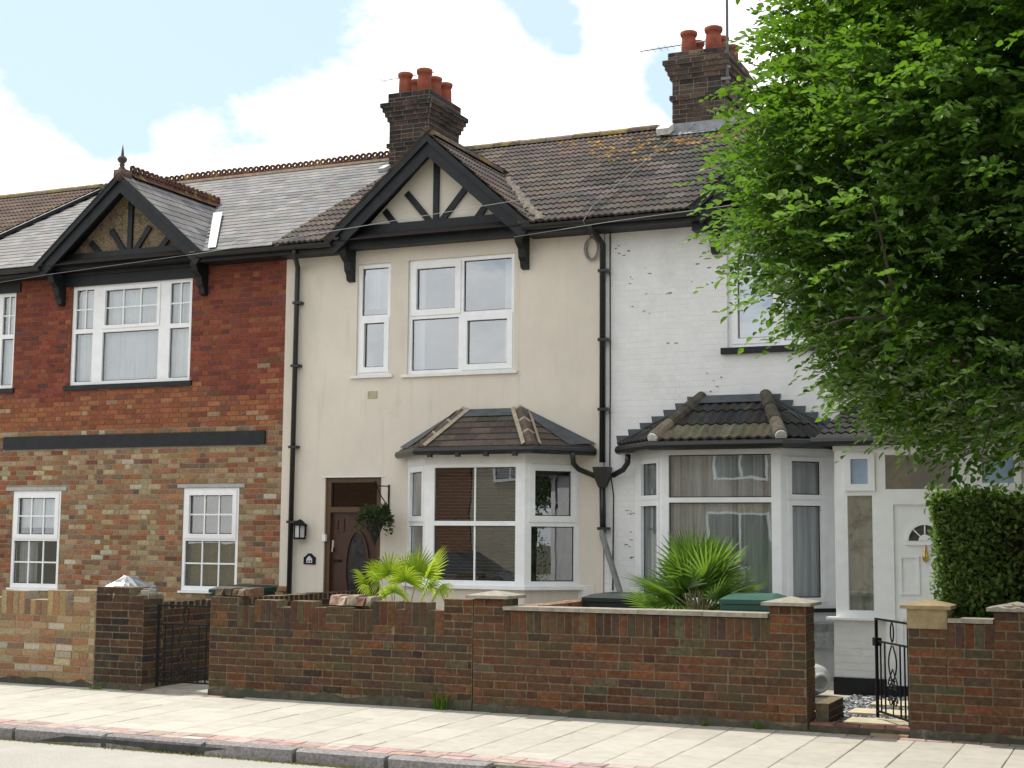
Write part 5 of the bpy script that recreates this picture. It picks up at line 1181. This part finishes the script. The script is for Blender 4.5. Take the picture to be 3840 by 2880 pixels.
# bins
def bin_(label, x, y, rz, colm, h=1.06, w_=.58, d_=.68):
    t = thing('wheelie_bin', label, 'bin', (x, y, .045)); t.rotation_euler = (0, 0, rz)
    def add(nm, mb, m_, sm=False): o = link(nm, mb.mesh(nm, m_, sm)); o.parent = t
    b = MB(); a, c = w_/2*.80, d_/2*.78; A_, C2 = w_/2*.96, d_/2*.96
    b.add([(-a, -c, .06), (a, -c, .06), (a, c, .06), (-a, c, .06), (-A_, -C2, h-.13), (A_, -C2, h-.13), (A_, C2, h-.13), (-A_, C2, h-.13)], [(3, 2, 1, 0), (0, 1, 5, 4), (1, 2, 6, 5), (2, 3, 7, 6), (3, 0, 4, 7)])
    b.box((-w_/2, -d_/2, h-.15), (w_/2, d_/2, h-.10)); add('body', b, colm)
    l = MB(); W2, D2 = w_/2+.012, d_/2+.02
    l.add([(-W2, -D2, h-.095), (W2, -D2, h-.095), (W2, D2, h-.095), (-W2, D2, h-.095), (-W2, -D2, h-.05), (W2, -D2, h-.05), (W2, D2, h-.03), (-W2, D2, h-.03), (-W2*.72, -D2*.7, h-.012), (W2*.72, -D2*.7, h-.012), (W2*.72, D2*.75, h), (-W2*.72, D2*.75, h)],
          [(0, 1, 5, 4), (1, 2, 6, 5), (2, 3, 7, 6), (3, 0, 4, 7), (4, 5, 9, 8), (5, 6, 10, 9), (6, 7, 11, 10), (7, 4, 8, 11), (8, 9, 10, 11)]); add('lid', l, colm)
    hdl = MB(); hdl.tube([(-w_/2+.05, d_/2+.05, h-.06), (w_/2-.05, d_/2+.05, h-.06)], .016, 8); add('handle', hdl, colm)
    for sx in (-1, 1):
        wl_ = MB(); wl_.tube([(sx*(w_/2-.06), d_/2-.02, .10), (sx*(w_/2-.01), d_/2-.02, .10)], .10, 14); add('wheel', wl_, BLACKP)
    return t
bin_('green wheelie bin with pale sunlit lid behind the capped pier and palm', -3.86, 14.75, R(8), GREENP)
bin_('dark wheelie bin under the slanting grey pipe, left of the bushy palm', -5.80, 16.1, R(-6), mat('dark_bin', (.012, .02, .02), .45, .4, 9, .1, .05), h=.985)
bin_('green wheelie bin under the right ground-floor window of the brick house', -11.12, 16.3, R(4), mat('bin_green_dull', (.014, .045, .033), .6, .3, 9, .15, .05), h=.96)
# draped plastic sheet
t = thing('plastic_sheet', 'clear grey plastic sheet tented over a stake by the brick house', 'plastic sheet', (-11.95, 15.0, .045)); m = MB(); n = 18; r = random.Random(8)
rings = [(0, 1.15), (.08, 1.12), (.2, 1.06), (.34, 1.0), (.38, .85), (.40, .3)]
vs = [(-12.05, 15.0, 1.15)]
for rr_, z_ in rings[1:]:
    for k in range(n):
        a_ = 2*math.pi*k/n; q_ = rr_*(1+.13*math.sin(5*a_)+r.uniform(-.06, .06)); vs.append((-11.95+q_*math.cos(a_), 15.0+q_*.7*math.sin(a_), z_+r.uniform(-.012, .012)))
fs = [(0, 1+k, 1+(k+1) % n) for k in range(n)]
for i in range(len(rings)-2):
    for k in range(n): fs.append((1+i*n+k, 1+i*n+n+k, 1+i*n+n+(k+1) % n, 1+i*n+(k+1) % n))
m.add(vs, fs); m.build('sheet', mat('plastic_film', (.105, .12, .135), .3, .5, 14, .35, .25, 10), t, smooth=False)
m = MB(); m.tube([(-11.98, 15.0, 0), (-11.98, 15.0, 1.12)], .015, 6); m.build('stake', WOODF, t)
# meter box and white pot beside the bay of the white house
t = thing('meter_box', 'weathered grey meter box on the white bay wall, seen through the gateway', 'meter box', (-3.66, 17.28, .5)); M = T((-3.74, 17.41, .40)) @ RZ(R(45)); m = MB(); m.obox(M, (-.24, -.14, 0), (.12, .0, .30)); m.build('case', mat('meter_grey', (.36, .37, .36), .8, .2, 12, .35, .2, dirt=[((.16, .16, .15), 6, .5, .7, .6)]), t)
m = MB(); m.obox(M, (-.22, -.155, .20), (.10, -.141, .28)); m.build('lid', mat('meter_lid', (.22, .22, .21), .7, .2, 12, .3, .1), t)
t = thing('garden_pot', 'round white garden pot lying on its side on the gravel', 'pot', (-3.37, 15.35, .05)); m = MB(); m.lathe((0, 0, 0), [(.001, -.16), (.09, -.15), (.155, -.05), (.16, .02), (.12, .11), (.09, .135), (.10, .155), (.075, .155), (.07, .1), (.001, .06)], 18)
o = link('bowl', m.mesh('bowl', mat('white_glaze', (.42, .43, .42), .5, .4, 9, .15, .1), True)); o.parent = t; o.matrix_basis = T((0, 0, .165)) @ RZ(R(35)) @ Matrix.Rotation(R(100), 4, 'X')

# ================================================================== plants
PALM1 = leaf_mat('fan_palm_light', (.14, .23, .016), (.20, .30, .025), (.66, .86, .05), .08, .55)
PALM2 = leaf_mat('fan_palm_dark', (.042, .10, .018), (.095, .17, .03), (.32, .56, .05), .12, .42)
STEMM = mat('palm_stem', (.22, .21, .10), .7, .3, 14, .3, .1)
def frond(t, base, hub, fan_r, nl, spread, droop, m_, lw=.017, tiltv=None):
    """petiole from base to hub and a fan of folded leaflets round the petiole's direction"""
    base, hub = Vector(base), Vector(hub); d = (hub-base).normalized()
    s_ = d.cross(Vector((0, 0, 1))).normalized() if abs(d.z) < .98 else Vector((1, 0, 0))
    if tiltv: s_ = (s_+Vector(tiltv)).normalized(); s_ = (s_-d*s_.dot(d)).normalized()
    nn_ = s_.cross(d)
    p = MB(); mid = base.lerp(hub, .5)+Vector((0, 0, .02)); p.tube([base, mid, hub], .009, 5, r1=.005)
    fr_ = MB()
    for k in range(nl):
        a_ = spread*(k/(nl-1)-.5)*2; L = fan_r*(1-.32*abs(a_/spread)**1.5)*random.uniform(.88, 1.06)
        dd = (d*math.cos(a_)+s_*math.sin(a_)).normalized(); q = dd.cross(nn_).normalized()
        c_ = random.random(); pts = []
        for i, f in enumerate((0.02, .35, .7, 1)):
            pt = hub+dd*L*f-Vector((0, 0, droop*L*f*f))-nn_*(.10*L*f*f); wd = lw*(.45, 1, .8, .05)[i]
            pts += [pt-q*wd, pt-nn_*wd*.45, pt+q*wd]
        b_ = []
        for i in range(3): o_ = 3*i; b_ += [(o_, o_+1, o_+4, o_+3), (o_+1, o_+2, o_+5, o_+4)]
        fr_.add(pts, b_, (c_, c_, c_))
    o = fr_.build('frond', m_, t); link('petiole', p.mesh('petiole', STEMM, True), o)
t = thing('fan_palm', 'small bright yellow-green fan palm behind the castellated wall', 'palm', (-7.97, 14.8, .05))
b0 = Vector((-7.97, 14.8, .30)); m = MB(); m.tube([(-7.97, 14.8, .0), (-7.97, 14.8, .35)], .06, 8); m.build('trunk', BARK, t)
random.seed(21)
for (dx, dy, z_, fr_, dr_) in ((-.42, -.05, 1.12, .34, .25), (-.34, .12, 1.22, .32, .22), (-.20, -.15, 1.14, .34, .45), (-.12, -.05, 1.24, .36, .25), (.02, .10, 1.22, .36, .15), (.13, -.10, 1.17, .34, .40), (.20, .05, 1.26, .34, .0), (.33, .10, 1.22, .40, .05), (.40, -.08, 1.10, .36, .50), (-.28, -.18, 1.04, .30, .6), (.06, -.25, 1.05, .30, .7), (.48, .06, 1.08, .30, .6)):
    frond(t, b0+Vector((dx*.08, dy*.1, 0)), (b0.x+dx*.95, b0.y+dy, z_-.02), fr_*1.15, 24, R(95), dr_+.1, PALM1, .0125, (random.uniform(-.3, .3), random.uniform(-.3, .3), random.uniform(-.25, .25)))
t = thing('bushy_palm', 'dense bushy dark green fan palm in front of the white bay window', 'palm', (-4.60, 15.2, .05))
m = MB(); m.tube([(-4.6, 15.2, 0), (-4.58, 15.2, .75)], .10, 10); m.build('trunk', BARK, t)
for k in range(58):
    el = R(random.uniform(-12, 88)) if k > 8 else R(random.uniform(50, 90)); az = random.uniform(0, 2*math.pi); ln = random.uniform(.30, .50)
    c0 = Vector((-4.6+random.uniform(-.08, .08), 15.2, .80+random.uniform(-.25, .15)*(el < 1.0))); h_ = c0+Vector((math.cos(el)*math.cos(az), math.cos(el)*math.sin(az)*.8, math.sin(el)*1.0))*ln
    frond(t, c0, h_, random.uniform(.46, .62), 21, R(80), .05+.35*(el < .4), PALM2, .013, (random.uniform(-.5, .5), random.uniform(-.5, .5), random.uniform(-.4, .4)))
# hedge
HEDGE = leaf_mat('hedge_leaf', (.060, .115, .024), (.14, .19, .05), (.22, .42, .04), .12, .35)
t = thing('hedge', 'tall clipped dark green hedge behind the right garden wall', 'hedge', (-.95, 13.6, .05)); 
m = MB(); m.box((-1.6, 13.2, .1), (-.25, 14.05, 1.88)); m.build('shade_core', mat('hedge_inner', (.030, .028, .015), 1, .0, 20, .5, .3), t)  # solid dark box, its colour stands in for shade inside the hedge
n = 46000; H0, H1 = np.array([-1.84, 12.93, .05]), np.array([-.1, 14.25, 2.02])
pts = RNG.uniform(0, 1, (n, 3)); fc = RNG.choice([0, 1, 2, 3], n, p=[.24, .46, .26, .04]); dp_ = RNG.uniform(0, .16, n)
sz = H1-H0; pts = H0+pts*sz
pts[fc == 0, 0] = H0[0]+dp_[fc == 0]; pts[fc == 1, 1] = H0[1]+dp_[fc == 1]; pts[fc == 2, 2] = H1[2]-dp_[fc == 2]; pts[fc == 3, 1] = H1[1]-dp_[fc == 3]
bump = np.array([mnoise.noise(Vector(p*2.3)) for p in pts]); 
dirs = np.zeros((n, 3)); dirs[fc == 0, 0] = -1; dirs[fc == 1, 1] = -1; dirs[fc == 2, 2] = 1; dirs[fc == 3, 1] = 1
pts = pts+dirs*(bump*.09)[:, None]
corner = ((pts[:, 2]-H1[2])*2+.0)[:, None]; pts[:, 0] += np.clip(pts[:, 2]-1.85, 0, 1)*.3*(fc == 0)-np.clip(1.6-pts[:, 2], 0, 1)*(-.11)*(fc == 0)
keep = RNG.uniform(0, 1, n) < np.clip(.85+bump*1.0, .4, 1)
pts, dirs = pts[keep], dirs[keep]
leaf_cloud('leaves', t, pts, dirs*.4+RNG.normal(size=pts.shape)*.65+np.array([-.05, 0, .30]), .046, HEDGE)
n = 160; p2 = np.stack([RNG.uniform(-1.9, -1.0, n), RNG.uniform(12.9, 13.4, n), 2.0+RNG.uniform(0, .12, n)], 1); leaf_cloud('shoots', t, p2, RNG.normal(size=(n, 3))*.5+np.array([0, 0, .8]), .05, HEDGE)

# ---------------------------------------------------------------- the tree
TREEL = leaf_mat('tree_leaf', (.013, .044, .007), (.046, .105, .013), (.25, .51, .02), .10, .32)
tr = thing('leafy_tree', 'large leafy green street tree filling the upper right of the view', 'tree', (.75, 11.7, 0))
C0 = np.array([.84, 11.7, 4.55]); RAD = np.array([3.42, 2.5, 2.85]); PW_ = 3.3; TOPZ = 4.6/2.75
tb = MB(); r = random.Random(4)
tb.tube([(.85, 11.7, -.05), (.80, 11.7, .9), (.78, 11.72, 1.9), (.74, 11.7, 2.6)], .20, 12, r1=.15); tb.build('trunk', BARK, tr, smooth=True)
limbs = []
for k in range(26):
    az = r.uniform(0, 6.28) if k > 13 else r.uniform(2.2, 4.1); el = r.uniform(.05, 1.35); st_ = Vector((.76, 11.7, r.uniform(1.9, 3.2)))
    d = Vector((math.cos(el)*math.cos(az), math.cos(el)*math.sin(az)*.8, math.sin(el))); ln = r.uniform(2.2, 3.6)
    pts_ = [st_+d*ln*f+Vector((r.uniform(-.08, .08), r.uniform(-.08, .08), .5*f*f*(1-el*.6)+r.uniform(-.06, .06))) for f in (0, .25, .5, .75, 1)]
    pts_[0] = st_; limbs.append(pts_)
    b = MB(); b.tube(pts_, (.060 if k % 3 else .105), 7, r1=.012); b.build('branch', BARK, tr, smooth=True)
tw = MB()
for pts_ in limbs:
    for k in range(9):
        i = r.randint(1, 3); a = pts_[i].lerp(pts_[i+1], r.random()); d = Vector((r.gauss(0, 1), r.gauss(0, 1), r.gauss(.15, .6))).normalized()
        c = a-Vector(C0); d = (d+Vector((c.x, c.y, c.z*.5)).normalized()*.8).normalized(); ln = r.uniform(.5, 1.2); tw.tube([a, a+d*ln*.5+Vector((0, 0, .04)), a+d*ln], .014, 4, r1=.004, cap=False)
tw.build('twigs', BARK, tr, kind='stuff')
# sprays of leaves: shoots gathered into flat clumps that fill the crown's outer shell, with darker gaps between them
NC = 1700
ZT = [2.1, 2.45, 2.7, 2.95, 3.2, 3.35, 3.5, 3.9, 4.25, 4.6, 4.8, 5.0, 5.15, 5.45, 5.85, 6.1, 7.0, 8.0, 9.0]
XT = [1.8, 2.15, 2.32, 2.5, 2.66, 2.88, 3.0, 3.10, 3.10, 3.14, 2.98, 2.95, 2.78, 2.86, 2.62, 2.55, 2.25, 1.6, .2]
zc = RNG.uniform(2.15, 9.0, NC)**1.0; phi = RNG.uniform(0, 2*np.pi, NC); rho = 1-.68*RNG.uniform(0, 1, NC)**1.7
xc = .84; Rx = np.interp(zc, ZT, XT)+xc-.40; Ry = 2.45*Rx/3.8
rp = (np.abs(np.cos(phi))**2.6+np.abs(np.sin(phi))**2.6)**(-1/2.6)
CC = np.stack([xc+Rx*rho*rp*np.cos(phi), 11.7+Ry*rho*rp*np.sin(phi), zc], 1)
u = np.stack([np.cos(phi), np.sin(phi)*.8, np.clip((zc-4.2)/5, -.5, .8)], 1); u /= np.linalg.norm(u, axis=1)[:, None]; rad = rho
keep = zc > 1.64+.040*CC[:, 1]+.30
keep &= ~((CC[:, 0] > -.1) & (RNG.uniform(0, 1, NC) < .55))
CC, u, rad = CC[keep], u[keep], rad[keep]; nc = len(CC); PER = 38
cl_r = RNG.uniform(.26, .58, nc)
q = RNG.normal(size=(nc, PER, 3)); q /= np.linalg.norm(q, axis=2)[:, :, None]; q *= RNG.uniform(.25, 1, (nc, PER))[:, :, None]**.6
tiltd = u[:, None, :]*np.array([1, 1, .35]); off = q*cl_r[:, None, None]*np.array([1.15, 1.15, .50]); off[:, :, 2] += .45*(off*tiltd).sum(2)
P0 = (CC[:, None, :]+off).reshape(-1, 3); U0 = (tiltd*.8+q*.8+np.array([-.12, 0, .22])).reshape(-1, 3); ctone = RNG.normal(size=(nc, 1)).repeat(PER, 1).reshape(-1)
ns = len(P0)
D0 = U0+RNG.normal(size=(ns, 3))*.30; D0 /= np.linalg.norm(D0, axis=1)[:, None]
K = 10; f = np.linspace(0, 1, K)
LS = RNG.uniform(.14, .36, ns)
sd = np.cross(D0, np.array([0, 0, 1.])+RNG.normal(size=(ns, 3))*.25); sd /= np.linalg.norm(sd, axis=1)[:, None]
base = P0[:, None, :]+D0[:, None, :]*(LS[:, None]*f)[:, :, None]-np.array([0, 0, 1.])*(LS[:, None]*.35*f**2)[:, :, None]
sg = np.where(np.arange(K) % 2, 1., -1.)[None, :, None]
dr_ = D0[:, None, :]*.75+sd[:, None, :]*sg*(.75-.6*(f == 1)[None, :, None])+RNG.normal(size=(ns, K, 3))*.26-np.array([0, 0, .16])
tone = np.clip(.28+.26*(rad.repeat(PER) > .84)[:, None]+.18*ctone[:, None]+.12*np.clip(f, 0, 1)[None, :]+RNG.normal(size=(ns, K))*.22, 0, 1)  # outermost clumps coloured lighter to look sunlit
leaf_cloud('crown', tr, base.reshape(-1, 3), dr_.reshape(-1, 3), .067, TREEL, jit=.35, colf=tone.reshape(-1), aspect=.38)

# weeds at the foot of the walls and along the kerb
WEED = leaf_mat('weed_leaf', (.07, .13, .02), (.12, .18, .03), (.35, .5, .05), .05, .4)
def tuft(label, x, y, z, h, n, w_, group=None):
    m = MB(); r = random.Random(int(x*100))
    for k in range(n):
        a_ = r.uniform(0, 6.28); l = h*r.uniform(.5, 1.1); b_ = Vector((x+r.uniform(-w_, w_), y+r.uniform(-w_, w_)*.4, z)); q = Vector((math.cos(a_), math.sin(a_), 0)); s_ = Vector((-q.y, q.x, 0))*.006
        m1 = b_+q*l*.15+Vector((0, 0, l*.55)); tp = b_+q*l*.45+Vector((0, 0, l)); c_ = r.random()
        m.add([b_-s_, b_+s_, m1+s_, m1-s_, tp], [(0, 1, 2, 3), (3, 2, 4)], (c_, c_, c_))
    tag(m.build('weed', WEED), label, 'weed', group)
tuft('tall grassy weed at the foot of the castellated wall', -6.28, WY-.04, .03, .20, 46, .07)
tuft('small weed at the foot of the coped wall, left one', -3.72, WY-.04, .03, .05, 18, .03)
tuft('small spindly weed at the foot of the coped wall near the gateway', -3.24, WY-.04, .03, .10, 12, .04)
tuft('low weed on the pavement below the yellow brick wall', -10.30, WY-.09, .03, .045, 30, .07)
tuft('flat weed at the foot of the dark brown gate pier', -10.02, WY-.03, .03, .03, 26, .08)
mb = MB(); r = random.Random(77)
for k in range(700):
    x = r.choice([-9.6, -9.2, -8.6, -8.3, -7.7, -7.35, -6.9, -6.4, -6.0, -5.6, -10.1])+r.gauss(0, .17); y = 9.845-abs(r.gauss(0, .018)); h = r.uniform(.006, .028); a_ = r.uniform(0, 6.28)
    mb.add([(x-.008, y, -.099), (x+.008, y, -.099), (x+.012*math.cos(a_), y+.012*math.sin(a_), -.099+h)], [(0, 1, 2)], (.5, .6, .4))
mb.build('kerb_moss', leaf_mat('kerb_moss', (.16, .17, .05), (.20, .20, .07), (.3, .32, .08), .0, .3), kind='stuff')

# ================================================================== across the road: what the ground-floor windows mirror
def far_house(label, x0, x1, wm, rm, eave, wins):
    t = thing('far_house', label, 'house', ((x0+x1)/2, -4.6, 0)); w = MB(); w.box((x0, -12, -.1), (x1, -4.6, eave-.6)); w_ = w.build('wall', wm, t)
    r_ = MB(); eave -= .6; r_.add([(x0, -4.3, eave-.05), (x1, -4.3, eave-.05), (x1, -8.3, eave+1.6), (x0, -8.3, eave+1.6), (x0, -12.3, eave-.05), (x1, -12.3, eave-.05)], [(1, 0, 3, 2), (3, 4, 5, 2), (0, 1, 5, 4)]); r_.build('roof', rm, t)
    for (a, z0, c, z1) in wins:
        M = T((c, -4.58, z0)) @ RZ(math.pi); Wd, Hd = c-a, z1-z0
        window(t, M @ T((0, -.03, 0)), Wd, Hd, [(.07, .07, Wd*.5-.03, Hd-.07, 0, (1, 1)), (Wd*.5+.03, .07, Wd-.07, Hd-.07, 0, (1, 1))], room=.06, depth=.05)
    return t
FBR = mat('far_brick', (.21, .115, .07), .9, .1, 14, .5, .2, sc=(1, 1, 3)); FCR = mat('far_render', (.40, .36, .28), .9, .1, 3, .1, .1); FRF = mat('far_roof', (.10, .075, .06), .9, .1, 10, .4, .2)
far_house('brown brick house across the road, mirrored in the cream bay window', -27, -18.6, FBR, FRF, 5.6, [(-26, .9, -24.2, 2.4), (-22, 3.3, -20.4, 4.6), (-25.6, 3.3, -24.2, 4.6)])
far_house('cream rendered house across the road, mirrored in the bay windows', -18.55, -12.6, FCR, FRF, 5.7, [(-15.6, .9, -13.8, 2.4), (-15.5, 3.3, -13.9, 4.6), (-17.8, 3.3, -16.8, 4.6)])
far_house('pale brick house across the road, mirrored in the white bay window', -12.55, -5.5, mat('far_brick_pale', (.30, .23, .15), .9, .1, 14, .4, .2), FRF, 5.6, [(-11.4, .9, -9.6, 2.4), (-11.2, 3.3, -9.7, 4.6), (-8.4, 3.3, -7.2, 4.6)])
car = thing('parked_car', 'dark blue car parked across the road, mirrored in the cream bay window', 'car', (-14.9, 3.5, -.1))
CARP = mat('car_paint', (.02, .045, .075), .25, .6, 5, .05, 0); CARG = mat('car_glass', (.02, .025, .03), .06, .7, 5, .1, 0)
prof = [(-2.05, .28), (-2.08, .62), (-1.95, .86), (-1.55, .93), (1.05, .93), (1.95, .74), (2.08, .50), (2.05, .28)]
b = MB(); b.prism(prof, T((-14.9, 3.5, -.1)), -.82, .82); b.build('body', CARP, car)
b = MB(); tp = [(-1.62, .93), (-1.15, 1.40), (.15, 1.43), (.98, .93)]
vs = [(-14.9+x_, 3.5+sy*(.80 if i_ in (0, 3) else .62), -.1+z_) for sy in (-1, 1) for i_, (x_, z_) in enumerate(tp)]
b.add(vs, [(0, 1, 5, 4), (2, 3, 7, 6), (3, 2, 1, 0), (4, 5, 6, 7)]); b.build('windows', CARG, car)
b = MB(); b.add([(v[0], v[1], v[2]+.006) for v in (vs[1], vs[2], vs[6], vs[5])]+[(v[0], v[1], v[2]-.03) for v in (vs[1], vs[2], vs[6], vs[5])], [(0, 1, 2, 3), (4, 5, 1, 0), (7, 6, 2, 3), (5, 6, 2, 1), (4, 7, 3, 0)]); b.build('roof', mat('car_roof', (.12, .16, .19), .25, .6, 5, .05, 0), car)
for sx in (-1.30, 1.32):
    for sy in (-.80, .80):
        b = MB(); b.tube([(-14.9+sx, 3.5+sy-.09, .21), (-14.9+sx, 3.5+sy+.09, .21)], .31, 18); w_ = b.build('wheel', BLACKP, car)
        b = MB(); b.tube([(-14.9+sx, 3.5+sy-.10, .21), (-14.9+sx, 3.5+sy+.10, .21)], .18, 12); b.build('rim', GREY, w_)
for x_, nm, m_ in ((2.06, 'headlight', CEMENT), (-2.07, 'tail_light', mat('tail_red', (.3, .01, .01), .2, .5, 5, .05, 0))):
    for sy in (-.6, .6): b = MB(); b.box((-14.9+x_-.03, 3.5+sy-.15, .42), (-14.9+x_+.03, 3.5+sy+.15, .56)); b.build(nm, m_, car)
